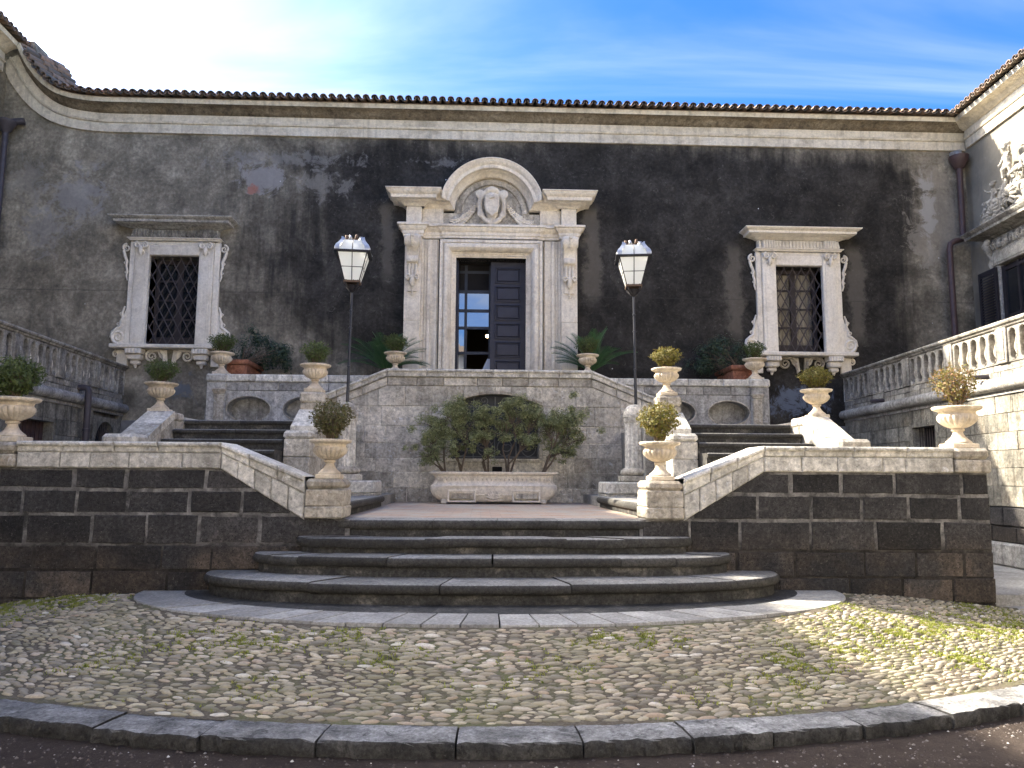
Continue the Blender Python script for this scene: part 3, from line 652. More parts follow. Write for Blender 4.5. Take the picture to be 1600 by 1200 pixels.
# side passage at the right end
m = MB(); m.box(5.30, 7.6, 7.98, 15.8, .02, .33); m.build('passage_paving', M['slab'], smooth=0); tag(bpy.data.objects['passage_paving'], 'raised grey paved strip between the front wall and the right wing', 'paving', kind='structure')
m = MB(); m.box(5.30, 7.6, 7.05, 7.975, .02, .215); o_ = m.build('passage_step', M['slab'], smooth=0); tag(o_, 'low grey paved strip before the raised passage at far right', 'paving', kind='structure')
m = MB(); m.box(-7.6, -5.0, 7.98, 15.8, .02, .33); o_ = m.build('passage_paving', M['slab'], smooth=0); tag(o_, 'grey paved strip behind the front wall at far left', 'paving', kind='structure')

# ================================================================ ENTRANCE STEPS
steps = empty('entrance_steps', (AX, 7.3, .4)); tag(steps, 'four broad curved steps of dark lava stone with rounded nosings', 'steps')
rnd = random.Random(21)
def step_ring(A, B, cy, ztop, zbot, nst, e, a_lo=0.0):
    st_ = empty_part('step', steps)
    # riser
    m = MB(); T = []; n = 64
    for k in range(n+1):
        x, y = ell(math.pi*k/n, A-.05, B-.05, cy, e); T += [(x, y, zbot-.02), (x, y, ztop-.05)]
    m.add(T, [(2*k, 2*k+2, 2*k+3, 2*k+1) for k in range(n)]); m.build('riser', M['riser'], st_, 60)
    ts_ = sorted([0]+[math.pi*(i+rnd.uniform(-.22,.22))/nst for i in range(1, nst)]+[math.pi])
    for i in range(nst):
        m = MB(); n = 10; T = []; dz = rnd.uniform(-.006,.006); ro_ = rnd.uniform(-.006,.006)
        a0, a1 = ts_[i]+.0018, ts_[i+1]-.0018
        for k in range(n+1):
            a = a0+(a1-a0)*k/n
            xo, yo = ell(a, A, B, cy, e); xi, yi = ell(a, A-.62, max(.05, B-.55), cy, e)
            dx, dy = xi-xo, yi-yo; L = math.hypot(dx, dy) or 1; dx /= L; dy /= L
            w_ = ro_+rnd.uniform(-.003,.003)
            for (o, z) in ((.06, -.088), (.022, -.088), (.004, -.070), (-.004, -.046), (.002, -.022), (.016, -.006), (.045, 0), (L, .004)):
                T.append((xo+dx*(o+w_), yo+dy*(o+w_), ztop+z+dz))
        c_ = 8; F_ = []
        for k in range(n):
            for q in range(c_-1): F_.append((k*c_+q, (k+1)*c_+q, (k+1)*c_+q+1, k*c_+q+1))
        F_ += [tuple(range(c_)), tuple(n*c_+q for q in range(c_-1, -1, -1))]
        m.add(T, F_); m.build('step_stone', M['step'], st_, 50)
def empty_part(name, parent):
    o = bpy.data.objects.new(name, None); COL.objects.link(o); o.parent = parent; o.empty_display_size = .05; return o
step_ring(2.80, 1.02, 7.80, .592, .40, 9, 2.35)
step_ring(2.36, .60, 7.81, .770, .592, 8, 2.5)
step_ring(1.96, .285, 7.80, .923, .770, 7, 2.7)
# landing: straight nosing
st_ = empty_part('step', steps)
m = MB(); m.box(AX-1.50, AX+1.50, 7.83, 8.2, .85, 1.04); m.build('riser', M['riser'], st_, 0)
xs = [-1.56,-1.14,-.62,.02,.62,1.06,1.56]
for i in range(6):
    m = MB(); m.mould([(AX+xs[i]+.002, 7.80), (AX+xs[i+1]-.002, 7.80)], [(-.4, .99), (-.02, .99), (0, 1.005), (.008, 1.035), (.004, 1.06), (-.012, 1.08), (-.04, 1.086), (-.4, 1.088)])
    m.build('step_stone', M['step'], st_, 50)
# brick landing
m = MB(); m.box(AX-1.62, AX+1.62, 8.2, 13.42, .5, 1.087); m.build('landing', M['brick'], smooth=0); tag(bpy.data.objects['landing'], 'worn red brick landing at the top of the entrance steps', 'floor', kind='structure')
for sg in (-1, 1):
    # side landing one step up
    m = MB(); x0, x1 = sorted((AX+sg*1.62, AX+sg*5.0)); m.box(x0, x1, 8.2, 13.4, .6, 1.236); o_ = m.build('side_landing', M['slab'], smooth=0)
    tag(o_, 'lava paved landing one step up %s the brick landing' % ('left of' if sg < 0 else 'right of'), 'floor', kind='structure')
    st_ = tag(empty('side_step', (AX+sg*1.55, 8.3, 1.08)), 'rounded lava step leading off the %s side of the brick landing' % ('left' if sg < 0 else 'right'), 'step')
    ys = [8.1, 9.2, 10.3, 11.4]
    for i in range(3):
        m = MB(); P_ = [(AX+sg*1.58, ys[i]+.002), (AX+sg*1.58, ys[i+1]-.002)]
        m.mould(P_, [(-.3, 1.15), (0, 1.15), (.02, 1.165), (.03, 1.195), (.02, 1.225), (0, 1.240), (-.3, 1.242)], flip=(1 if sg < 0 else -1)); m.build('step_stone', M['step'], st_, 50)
    m = MB(); x0, x1 = sorted((AX+sg*1.60, AX+sg*1.9)); m.box(x0, x1, 8.1, 11.4, 1.0, 1.152); m.build('riser', M['riser'], st_, 0)

# ================================================================ FRONT TERRACE WALLS
def course_stones(thing, mat, u0, u1, zs, yf, dep, wmin, wmax, rnd, tf=None, clips=(), holes=(), gap=.006, name='stone_block', b=.012, jy=.008, ramp_gap=None):
    cnt = 0
    for ci in range(len(zs)-1):
        z0, z1 = zs[ci], zs[ci+1]; x = u0-(rnd.uniform(0, wmax*.5) if ci else 0)
        while x < u1:
            w_ = rnd.uniform(wmin, wmax); a, c_ = max(u0, x), min(u1, x+w_); x += w_
            if u1-x < wmin*.5: c_ = u1; x = u1
            if c_-a < .06: continue
            segs = [(a, c_)]
            for (h0, h1, hz0, hz1) in holes:
                if z1 <= hz0+.02 or z0 >= hz1-.02: continue
                ns = []
                for (p, q) in segs:
                    if q <= h0 or p >= h1: ns.append((p, q)); continue
                    if p < h0-.05: ns.append((p, h0))
                    if q > h1+.05: ns.append((h1, q))
                segs = ns
            for (p, q) in segs:
                g = gap*rnd.uniform(.3, 1.5)*(.45 if (name == 'lava_block' and z1 < .9) else 1); k = lambda: rnd.uniform(-.5, .5)*g
                poly = [(p+g+k(), z0+g+k()), (q-g+k(), z0+g+k()), (q-g+k(), z1-g+k()), (p+g+k(), z1-g+k())]
                for (ca, cb, cc) in clips: 
                    if len(poly) > 2: poly = clip(poly, ca, cb, cc)
                if len(poly) < 3 or area(poly) < .006: continue
                if name == 'lava_block':
                    pp = []
                    for i_ in range(len(poly)):
                        a_, b_ = Vector(poly[i_]), Vector(poly[(i_+1) % len(poly)]); L_ = (b_-a_).length; k_ = max(1, int(L_/.09)); n_ = Vector((-(b_-a_).y, (b_-a_).x)).normalized() if L_ > 1e-6 else Vector((0, 0))
                        for q_ in range(k_): pp.append(tuple(a_.lerp(b_, q_/k_)+n_*(rnd.uniform(-.001, .009) if q_ else .006)))
                    poly = pp
                m = MB(tf); m.prism(poly, yf+rnd.uniform(-jy, jy), yf+dep, b); m.build(name, mat, thing, 25); cnt += 1
    return cnt
def line_clip(p, q):
    # keep below the line p->q (p left of q)
    dx, dz = q[0]-p[0], q[1]-p[1]; return (-dz, dx, -dz*p[0]+dx*p[1])
rnd = random.Random(31)
for sg in (-1, 1):
    Xl = lambda d_: AX+sg*d_
    T = tag(empty('terrace_wall', (Xl(3.2), 8.0, .3)), 'low front wall of black lava blocks with pale stone coping, %s the curved steps' % ('left of' if sg < 0 else 'right of'), 'wall')
    def poly_sg(pts): return [(Xl(a), z) for a, z in pts]
    # core
    m = MB(); m.prism(poly_sg([(1.45,.3),(1.45,1.08),(1.86,1.20),(2.74,1.58),(5.07,1.58),(5.07,.2)]), 7.807, 8.18); m.build('mortar_core', M['mortar'], T, 0)
    zs = [.05,.325,.592,.837,1.133,1.369,1.582] if sg < 0 else [.0,.27,.523,.783,1.09,1.348,1.579]
    if sg < 0: u0, u1 = Xl(5.09), Xl(1.47); cl = [line_clip((Xl(2.74), 1.575), (Xl(1.50), 1.055))]
    else: u0, u1 = Xl(1.47), Xl(5.09); cl = [line_clip((Xl(1.50), 1.055), (Xl(2.74), 1.575))]
    course_stones(T, M['lava'], u0, u1, zs, 7.80, .25, .42, .78, rnd, clips=cl, name='lava_block', gap=.010, b=.012, jy=.006)
    # lower band and coping: level part in stones, then the slope
    for nm, y0, y1, za, zb, zc, zd, cuts in (('band_stone', 7.775, 8.2, 1.582, 1.734, 1.085, 1.335, 5), ('coping_stone', 7.765, 8.22, 1.737, 1.838, 1.342, 1.505, 4)):
        a0, a1 = 2.735, 4.715; pos = [a0+(a1-a0)*i/cuts+(rnd.uniform(-.12,.12) if 0 < i < cuts else 0) for i in range(cuts+1)]
        for i in range(cuts):
            x0, x1 = sorted((Xl(pos[i]), Xl(pos[i+1]))); m = MB(); m.prism([(x0+.003, za), (x1-.003, za), (x1-.003, zb), (x0+.003, zb)], y0+rnd.uniform(-.004,.004), y1, .012)
            if nm == 'coping_stone': m.prism([(x0+.003, zb-.045), (x1-.003, zb-.045), (x1-.003, zb+.004), (x0+.003, zb+.004)], y0-.03, y1+.03, .016)
            m.build(nm, M['coping'], T, 25)
        b0, b1 = 1.895, 2.735; n_ = 3 if nm == 'coping_stone' else 5
        for i in range(n_):
            t0, t1 = i/n_, (i+1)/n_; f_ = lambda t: (b0+(b1-b0)*t, zc+(za-zc)*t, zd+(zb-zd)*t)
            p, q = f_(t0), f_(t1); g_ = .003
            pl = [(Xl(p[0]+g_), p[1]), (Xl(q[0]-g_), q[1]), (Xl(q[0]-g_), q[2]), (Xl(p[0]+g_), p[2])]
            if sg < 0: pl = pl[::-1]
            m = MB(); m.prism(pl, y0+rnd.uniform(-.004,.004), y1, .012)
            if nm == 'coping_stone':
                pl = [(Xl(p[0]+g_), p[2]-.05), (Xl(q[0]-g_), q[2]-.05), (Xl(q[0]-g_), q[2]+.004), (Xl(p[0]+g_), p[2]+.004)]
                m.prism(pl if sg > 0 else pl[::-1], y0-.03, y1+.03, .016)
            m.build(nm, M['coping'], T, 25)
    # inner pedestal of two stones with a chamfered top
    c_ = Xl(1.70)
    m = MB(); m.stone(c_-.192, c_+.192, 7.745, 8.22, 1.10, 1.215, .014, .004, rnd); m.build('pedestal_stone', M['pier'], T, 25)
    m = MB(); m.stone(c_-.188, c_+.188, 7.75, 8.22, 1.217, 1.385, .012, .004, rnd); m.build('pedestal_stone', M['pier'], T, 25)
    m = MB(); m.stone(c_-.186, c_+.186, 7.752, 8.22, 1.387, 1.485, .035, .004, rnd); m.build('pedestal_stone', M['pier'], T, 25)
    # outer pier
    c_ = Xl(4.91)
    m = MB(); m.stone(c_-.19, c_+.19, 7.755, 8.24, 1.584, 1.715, .016, .005, rnd); m.build('pedestal_stone', M['pier'], T, 25)
    m = MB(); m.stone(c_-.185, c_+.185, 7.76, 8.235, 1.717, 1.836, .035, .005, rnd); m.build('pedestal_stone', M['pier'], T, 25)
    # return at the outer end
    for k, (z0, z1) in enumerate(zip(zs[:-1], zs[1:])):
        x0, x1 = sorted((Xl(5.055), Xl(5.10))); m = MB(); m.stone(x0, x1, 7.84, 8.19, z0+.006, z1-.006, .012, .004, rnd); m.build('lava_block', M['lava'], T, 25)

# ================================================================ UPPER STAIRS
TR, RS = .38, .1515
for sg in (-1, 1):
    side = 'left' if sg < 0 else 'right'
    Xl = lambda d_: AX+sg*d_
    T = tag(empty('stair_flight', (Xl(3.4), 8.7, 1.24)), 'flight of dark lava steps rising to the oval niches on the %s' % side, 'stairs')
    x0, x1 = sorted((Xl(2.765), Xl(4.335)))
    for k in range(1, 8):
        yk = 11.0-(7-k)*TR; zt = 1.236+RS*k
        o_ = empty_part('step', T)
        m = MB(); m.box(x0, x1, yk+.03, 11.6 if k < 7 else 11.45, zt-RS-.01, zt-.05); m.build('riser', M['riser'], o_, 0)
        cut = [x0, x0+(x1-x0)*rnd.uniform(.3,.7), x1]
        for i in range(2):
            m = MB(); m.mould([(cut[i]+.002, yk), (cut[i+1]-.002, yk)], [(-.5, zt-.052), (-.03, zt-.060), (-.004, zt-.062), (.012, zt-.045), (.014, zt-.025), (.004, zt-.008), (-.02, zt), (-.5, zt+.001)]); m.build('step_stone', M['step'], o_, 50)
    m = MB(); m.box(*sorted((Xl(2.3), Xl(4.9))), 11.46, 14.2, 1.3, 2.296); o_ = m.build('flight_landing', M['slab'], smooth=0); tag(o_, 'small landing before the oval niches on the %s' % side, 'floor', kind='structure')
    # inner cheek: front block, sloped coping, urn pedestal
    T = tag(empty('stair_parapet', (Xl(2.58), 10.3, 1.24)), 'pale stone parapet beside the %s lamp column, stepping up to an urn pedestal' % side, 'wall')
    c_ = Xl(2.58)
    for i, (z0, z1) in enumerate(((1.24,1.50),(1.503,1.765),(1.768,2.0))):
        m = MB(); m.stone(c_-.175, c_+.175, 10.25, 10.62, z0, z1, .012, .004, rnd); m.build('stone_block', M['lime'], T, 25)
    m = MB(); m.stone(c_-.182, c_+.182, 10.24, 10.63, 2.003, 2.115, .04, .004, rnd); m.build('cap_stone', M['coping'], T, 25)
    m = MB(lambda p: (p[1], p[0], p[2])); m.prism([(10.6, 1.24), (11.05, 1.24), (11.05, 2.36), (10.6, 2.10)], c_-.16, c_+.16, .01); m.build('cheek', M['lime'], T, 25)
    m = MB(lambda p: (p[1], p[0], p[2])); m.prism([(10.6, 2.11), (11.04, 2.365), (11.04, 2.46), (10.6, 2.20)], c_-.185, c_+.185, .02); m.build('coping_stone', M['coping'], T, 25)
    for (z0, z1) in ((1.24,1.62),(1.623,1.98),(1.983,2.26),(2.263,2.55)):
        m = MB(); m.stone(c_-.165, c_+.165, 11.04, 11.38, z0, z1, .010, .004, rnd); m.build('pedestal_stone', M['pier'], T, 25)
    m = MB(); m.stone(c_-.178, c_+.178, 11.03, 11.39, 2.553, 2.718, .035, .004, rnd); m.build('pedestal_stone', M['pier'], T, 25)
    # outer cheek
    T = tag(empty('stair_parapet', (Xl(4.5), 9.7, 1.24)), 'pale sloping parapet on the outer side of the %s stair flight' % side, 'wall')
    c_ = Xl(4.52)
    m = MB(); m.stone(c_-.20, c_+.20, 9.45, 9.85, 1.24, 1.86, .012, .004, rnd); m.build('stone_block', M['lime'], T, 25)
    m = MB(); m.stone(c_-.205, c_+.205, 9.44, 9.86, 1.863, 2.015, .04, .004, rnd); m.build('cap_stone', M['lime'], T, 25)
    m = MB(lambda p: (p[1], p[0], p[2])); m.prism([(9.8, 1.24), (11.2, 1.24), (11.2, 2.26), (10.6, 2.26), (9.8, 1.88)], c_-.17, c_+.17, .01); m.build('cheek', M['lime'], T, 25)
    for i in range(2):
        y0 = 9.8+.41*i; z0 = 1.885+.195*i; m = MB(lambda p: (p[1], p[0], p[2])); m.prism([(y0+.002, z0), (y0+.408, z0+.195), (y0+.408, z0+.305), (y0+.002, z0+.11)], c_-.195, c_+.195, .02); m.build('coping_stone', M['lime'], T, 25)
    m = MB(); m.stone(c_-.19, c_+.19, 10.60, 10.98, 2.262, 2.375, .02, .004, rnd); m.build('cap_stone', M['lime'], T, 25)
    m = MB(); x_ = Xl(4.16); m.prism([(c_, 2.26), (x_, 2.26), (x_, 2.30), (c_, 2.36)] if sg < 0 else [(x_, 2.26), (c_, 2.26), (c_, 2.36), (x_, 2.30)], 11.1, 11.4, .01); m.build('coping_stone', M['lime'], T, 25)
    # low block that carries the lamp column
    T = tag(empty('stone_block', (Xl(2.0), 11.8, 1.09)), 'low pale stone block under the %s lamp column' % side, 'block')
    x0, x1 = sorted((Xl(1.70), Xl(2.38)))
    m = MB(); m.stone(x0, x1, 11.42, 12.2, 1.09, 1.27, .012, .005, rnd); m.build('block_stone', M['lime'], T, 25)
    m = MB(); m.stone(x0, x1, 11.40, 12.2, 1.273, 1.455, .02, .005, rnd); m.build('block_stone', M['coping'], T, 25)
    # lamp column
    T = tag(empty('lamp_column', (Xl(2.22), 11.82, 1.457)), 'short fluted stone column with domed top under the %s lantern' % side, 'column'); c3 = (Xl(2.22), 11.82, 0)
    m = MB(); m.stone(c3[0]-.235, c3[0]+.235, 11.585, 12.055, 1.457, 1.55, .012, .004, rnd); m.build('plinth', M['lime'], T, 25)
    m = MB(); m.lathe([(.18,1.552),(.215,1.565),(.232,1.595),(.225,1.63),(.19,1.65),(.178,1.665)], 24, c3); m.build('torus', M['lime'], T, 50)
    m = MB(); m.lathe([(.166,1.664),(.160,1.70),(.157,2.30),(.160,2.36)], 64, c3, lob=lambda z, a: -.10*max(0, math.cos(a*14))**.6); m.build('shaft', M['coping'], T, 40)
    m = MB(); m.lathe([(.162,2.36),(.172,2.375),(.172,2.44),(.182,2.45),(.182,2.485)], 24, c3); m.build('capital', M['coping'], T, 40)
    m = MB(); m.lathe([(.178,2.485),(.172,2.52),(.15,2.575),(.11,2.62),(.05,2.645),(.02,2.65)], 24, c3); m.build('dome', M['lime'], T, 60)

# central wall between the flights
YC = 13.4
T = tag(empty('stair_wall', (AX, YC+.2, 1.09)), 'weathered grey stone wall with sloping copings and a barred arched window behind the planter', 'wall')
L0, L1, RA, RB = -1.68+0, -2.95, 1.93, 3.25
m = MB(); m.prism([(-2.95,1.05),(-.56,1.05),(-.56,3.02),(-.40,3.10),(-1.66,3.10),(-2.95,2.56)], YC+.03, YC+.4); m.prism([(1.02,1.05),(3.25,1.05),(3.25,2.56),(1.93,3.10),(.86,3.10),(1.02,3.02)], YC+.03, YC+.4); m.box(-.56, 1.02, YC+.03, YC+.4, 1.05, 1.84); m.prism([(-.56,2.95),(.23,3.04),(1.02,2.95),(1.02,3.1),(-.56,3.1)], YC+.03, YC+.4); m.v = [(a, b-(.017 if b < YC+.1 else 0), c) for a, b, c in m.v]; m.build('wall_core', M['lime'], T, 0)
rnd = random.Random(45)
def arch_top(x): return 3.008-.17*((x-.23)/.76)**2
holes = [(-.60, 1.06, 1.84, 3.10)]
zs = [1.085,1.33,1.60,1.84,2.10,2.40,2.74,3.10]
course_stones(T, M['lime'], -2.95, 3.25, zs, YC, .2, .34, .95, rnd, clips=[line_clip((-2.95, 2.545), (-1.66, 3.095)), line_clip((1.93, 3.095), (3.25, 2.545))], holes=holes, gap=.0045, b=.007, jy=.007)
# top courses and coping, level and sloped
for nm, za, zb, y0, cuts, mt in (('band_stone', 3.104, 3.252, YC-.012, 7, 'lime'), ('coping_stone', 3.256, 3.385, YC-.05, 6, 'coping')):
    pos = [-1.66+3.59*i/cuts+(rnd.uniform(-.1,.1) if 0 < i < cuts else 0) for i in range(cuts+1)]
    for i in range(cuts):
        m = MB(); m.prism([(pos[i]+.003, za), (pos[i+1]-.003, za), (pos[i+1]-.003, zb), (pos[i]+.003, zb)], y0+rnd.uniform(-.005,.005), YC+.42, .012)
        if nm == 'coping_stone': m.prism([(pos[i]+.003, zb-.05), (pos[i+1]-.003, zb-.05), (pos[i+1]-.003, zb+.004), (pos[i]+.003, zb+.004)], y0-.035, YC+.45, .015)
        m.build(nm, M[mt], T, 25)
    for sg in (-1, 1):
        xa, xb = (-1.66, -2.95) if sg < 0 else (1.93, 3.25); dz = -.545
        for i in range(3):
            t0, t1 = i/3, (i+1)/3; p = (xa+(xb-xa)*t0, dz*t0); q = (xa+(xb-xa)*t1, dz*t1)
            pl = [(p[0], za+p[1]), (q[0], za+q[1]), (q[0], zb+q[1]), (p[0], zb+p[1])]
            if sg < 0: pl = pl[::-1]
            m = MB(); m.prism(inset(pl, .003), y0+rnd.uniform(-.004,.004), YC+.42, .012)
            if nm == 'coping_stone':
                pl = [(p[0], zb+p[1]-.05), (q[0], zb+q[1]-.05), (q[0], zb+q[1]+.004), (p[0], zb+p[1]+.004)]
                m.prism(inset(pl if sg > 0 else pl[::-1], .002), y0-.035, YC+.45, .015)
            m.build(nm, M[mt], T, 25)
# arched window
wdw = empty_part('window', T)
for x0, x1 in ((-.60,-.535), (.995,1.06)):
    for (z0, z1) in ((1.84,2.2),(2.203,2.55),(2.553,2.80)):
        m = MB(); m.stone(x0, x1, YC-.012, YC+.35, z0, z1, .008, .002, rnd); m.build('jamb_stone', M['lime'], wdw, 25)
NA = 9
for i in range(NA):
    xa, xb = -.60+1.66*i/NA, -.60+1.66*(i+1)/NA
    m = MB(); m.prism([(xa+.002, arch_top(xa)-.045), (xb-.002, arch_top(xb)-.045), (xb-.002, arch_top(xb)+.012), (xa+.002, arch_top(xa)+.012)], YC-.03, YC+.3, .008); m.build('voussoir', M['pier'], wdw, 25)
for i in range(6):
    xa, xb = -.60+1.66*i/6, -.60+1.66*(i+1)/6; m = MB(); xm = (xa+xb)/2
    m.prism([(xa+.003, arch_top(xa)+.014), (xm, arch_top(xm)+.014), (xb-.003, arch_top(xb)+.014), (xb-.003, 3.098), (xa+.003, 3.098)], YC+rnd.uniform(-.005,.005), YC+.2, .006); m.build('stone_block', M['lime'], T, 25)
m = MB(); m.stone(-.62, 1.08, YC-.03, YC+.3, 1.775, 1.838, .012, .003, rnd); m.build('sill', M['lime'], wdw, 25)
s_ = m_plain('dark_metal_shutter', (.045,.05,.062), .55, .25, 5, .1); m = MB(); m.box(-.54, 1.0, YC+.22, YC+.26, 1.84, 3.0)
for k in range(1, 4): m.box(-.54+1.54*k/4-.008, -.54+1.54*k/4+.008, YC+.212, YC+.22, 1.84, 2.95)
m.build('shutter', s_, wdw, 0)
def spiral(cx, cz, r0_, turns, a0, sgn, y, n=26):
    return [(cx+r0_*(1-.85*i/n)*math.cos(a0+sgn*turns*2*math.pi*i/n), y, cz+r0_*(1-.85*i/n)*math.sin(a0+sgn*turns*2*math.pi*i/n)) for i in range(n+1)]
m = MB()
for k in range(4):
    cx = -.35+.385*k
    m.tube(spiral(cx, 2.05, .17, 1.6, R(-90), 1 if k % 2 else -1, YC+.12), .009, 5); m.tube(spiral(cx, 2.05, .165, .5, R(-90), -1 if k % 2 else 1, YC+.12), .009, 5)
    m.tube(spiral(cx+.0, 2.55, .15, 1.5, R(90), 1 if k % 2 else -1, YC+.12), .009, 5)
    m.tube(spiral(cx, 2.86, .08, 1.3, R(-90), 1 if k % 2 else -1, YC+.12), .008, 5)
for k in range(5): m.tube([(-.52+.375*k, YC+.12, 1.84), (-.52+.375*k, YC+.12, 2.93)], .010, 5)
for z in (1.87, 2.28, 2.76): m.tube([(-.54, YC+.12, z), (1.0, YC+.12, z)], .010, 5)
m.build('scroll_grille', m_plain('grey_scroll_iron', (.16,.165,.175), .6, .2, 20, .1, .2), wdw, 60)
# low weep opening
m = MB(); m.box(.19, .36, YC-.012, YC+.1, 1.62, 1.70); m.build('vent_opening', M['dark'], T, 0)

# oval niche walls behind the flights
YO = 14.2
for sg in (-1, 1):
    side = 'left' if sg < 0 else 'right'; Xl = lambda d_: AX+.03+sg*d_
    T = tag(empty('niche_wall', (Xl(3.5), YO+.2, 2.3)), 'grey parapet wall with oval niches behind the %s stair flight' % side, 'wall')
    def ov(c_, a_=.40, b_=.23, zc=2.74, n=28): return [(c_+a_*math.cos(2*math.pi*i/n), zc+b_*math.sin(2*math.pi*i/n)) for i in range(n)]
    for c_, e0, e1 in ((4.45, 3.98, 4.95), (3.42, 2.90, 3.98), (2.42, 1.9, 2.90)):
        x0, x1 = sorted((Xl(e0), Xl(e1))); m = MB(); m.plate(x0, x1, 2.28, 3.07, ov(Xl(c_)), YO, .30, True); m.build('niche_panel', M['oval'], T, 30)
        m = MB(); h_ = ov(Xl(c_), .40, .23); m.tube([(x, YO-.002, z) for x, z in h_]+[(h_[0][0], YO-.002, h_[0][1])], .014, 5); m.build('niche_rim', M['pier'], T, 60)
    x0, x1 = sorted((Xl(1.7), Xl(5.0))); m = MB(); m.box(x0, x1, YO+.32, YO+.40, 2.2, 3.2); m.build('wall_core', M['mortar'], T, 0)
    course_stones(T, M['oval'], x0, x1, [3.073,3.235], YO-.006, .38, .32, .6, rnd, gap=.004, b=.008, jy=.005)
    n_ = 5
    for i in range(n_):
        a, c_ = x0+(x1-x0)*i/n_, x0+(x1-x0)*(i+1)/n_; m = MB(); m.prism([(a+.003,3.238),(c_-.003,3.238),(c_-.003,3.372),(a+.003,3.372)], YO-.04+rnd.uniform(-.004,.004), YO+.42, .018); m.build('coping_stone', M['coping'], T, 25)
    # end pier with small pilaster
    c_ = Xl(5.03)
    m = MB(); m.stone(c_-.17, c_+.17, YO-.06, YO+.42, 2.28, 3.22, .012, .004, rnd); m.build('pier', M['oval'], T, 25)
    m = MB(); m.stone(c_-.19, c_+.19, YO-.09, YO+.44, 3.223, 3.378, .03, .004, rnd); m.build('pier_cap', M['coping'], T, 25)
    q_ = c_-sg*.07
    m = MB(); m.stone(q_-.085, q_+.085, YO-.11, YO-.05, 2.28, 3.00, .008, .002, rnd); m.build('pilaster', M['pier'], T, 25)
    m = MB(); m.mould([(q_-.085, YO-.05), (q_-.085, YO-.11), (q_+.085, YO-.11), (q_+.085, YO-.05)], [(0,3.0),(.012,3.01),(.012,3.03),(.03,3.06),(.035,3.085),(0,3.1)], flip=1); m.build('pilaster_capital', M['pier'], T, 25)
    # inner urn pier
    c_ = Xl(1.81)
    m = MB(); m.stone(c_-.17, c_+.17, YO-.06, YO+.30, 2.4, 3.43, .012, .004, rnd); m.build('pier', M['pier'], T, 25)
# upper terrace in front of the facade
m = MB(); m.box(-5.2, 5.5, YO+.41, 15.85, 1.0, 2.78); m.box(-1.66, 1.93, YC+.41, YO+.41, 1.0, 2.80); o_ = m.build('upper_terrace', M['slab'], smooth=0); tag(o_, 'upper terrace floor in front of the doorway', 'floor', kind='structure')
for sg in (-1, 1):
    m = MB(); m.box(*sorted((AX+sg*1.81, AX+sg*2.9)), YC+.41, YO-.01, 1.0, 2.5); o_ = m.build('upper_steps', M['slab'], smooth=0); tag(o_, 'steps to the upper terrace behind the %s sloping coping' % ('left' if sg < 0 else 'right'), 'floor', kind='structure')

# ================================================================ FACADE
YF = 15.8; PC = .165
FA = tag(empty('palace_facade', (PC, YF, 2.5)), 'sooty plaster palace front with carved portal, two barred windows and tiled cornice', 'building')
WL, WR = -6.375, 6.72          # window centres
m = MB()
m.box(-10.6, WL-.505, YF, YF+.5, .3, 8.9); m.box(WL-.505, WL+.505, YF, YF+.5, .3, 4.15); m.box(WL-.505, WL+.505, YF, YF+.5, 6.03, 8.9)
m.box(WL+.505, PC-.735, YF, YF+.5, .3, 8.9); m.box(PC-.735, PC+.735, YF, YF+.5, 6.11, 8.9); m.box(PC-.735, PC+.735, YF, YF+.5, .3, 2.79)
m.box(PC+.735, WR-.505, YF, YF+.5, .3, 8.9); m.box(WR-.505, WR+.505, YF, YF+.5, .3, 4.15); m.box(WR-.505, WR+.505, YF, YF+.5, 6.03, 8.9); m.box(WR+.505, 11.2, YF, YF+.5, .3, 8.9)
m.box(-7.9, 11.2, YF+.001, YF+.5, 8.9, 9.3); m.prism([(-10.6,8.9),(-7.9,8.9),(-7.9,9.25),(-8.39,9.35),(-8.79,9.52),(-9.2,9.85),(-9.5,10.3),(-9.62,10.7),(-10.6,10.7)], YF+.001, YF+.5)
m.build('plaster_wall', M['plaster'], FA, 0)
# grey dado at the foot beside the stairs
for x0, x1 in ((-7.3,-5.2), (5.5,7.7)):
    m = MB(); m.stone(x0, x1, YF-.06, YF+.02, 1.0, 2.62, .01, .002); m.build('dado', m_plain('grey_cement', (.24,.24,.245), .9, .3, 4, .3) if x0 < 0 else bpy.data.materials['grey_cement'], FA, 25)
# entablature that sweeps up at the left
path = [(-10.25,10.18),(-10.12,9.93),(-10.02,9.75),(-9.92,9.61),(-9.75,9.39),(-9.55,9.19),(-9.35,9.04),(-9.135,8.915),(-8.93,8.84),(-8.73,8.783),(-8.46,8.74),(-8.2,8.711),(-7.9,8.70),(-4,8.70),(0,8.70),(4,8.70),(10.62,8.70)]
m = MB(); m.sweepx(path, [(0,0),(0,.05),(.195,.05),(.2,0)], YF); m.build('lower_fascia', M['cornice'], FA, 40)
m = MB(); m.sweepx(path, [(.2,0),(.2,.075),(.225,.095),(.245,.095),(.25,.06),(.25,0)], YF); m.build('fillet', M['cornice'], FA, 40)
m = MB(); m.sweepx(path, [(.25,0),(.25,.06),(.40,.06),(.405,0)], YF); m.build('upper_fascia', M['cornice'], FA, 40)
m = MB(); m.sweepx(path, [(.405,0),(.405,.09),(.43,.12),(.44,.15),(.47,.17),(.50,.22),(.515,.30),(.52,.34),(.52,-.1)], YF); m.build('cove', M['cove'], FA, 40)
m = MB(); m.sweepx(path, [(.522,-.1),(.522,.34),(.60,.36),(.62,.35),(.62,-.2)], YF); m.build('cornice', M['cornice'], FA, 40)
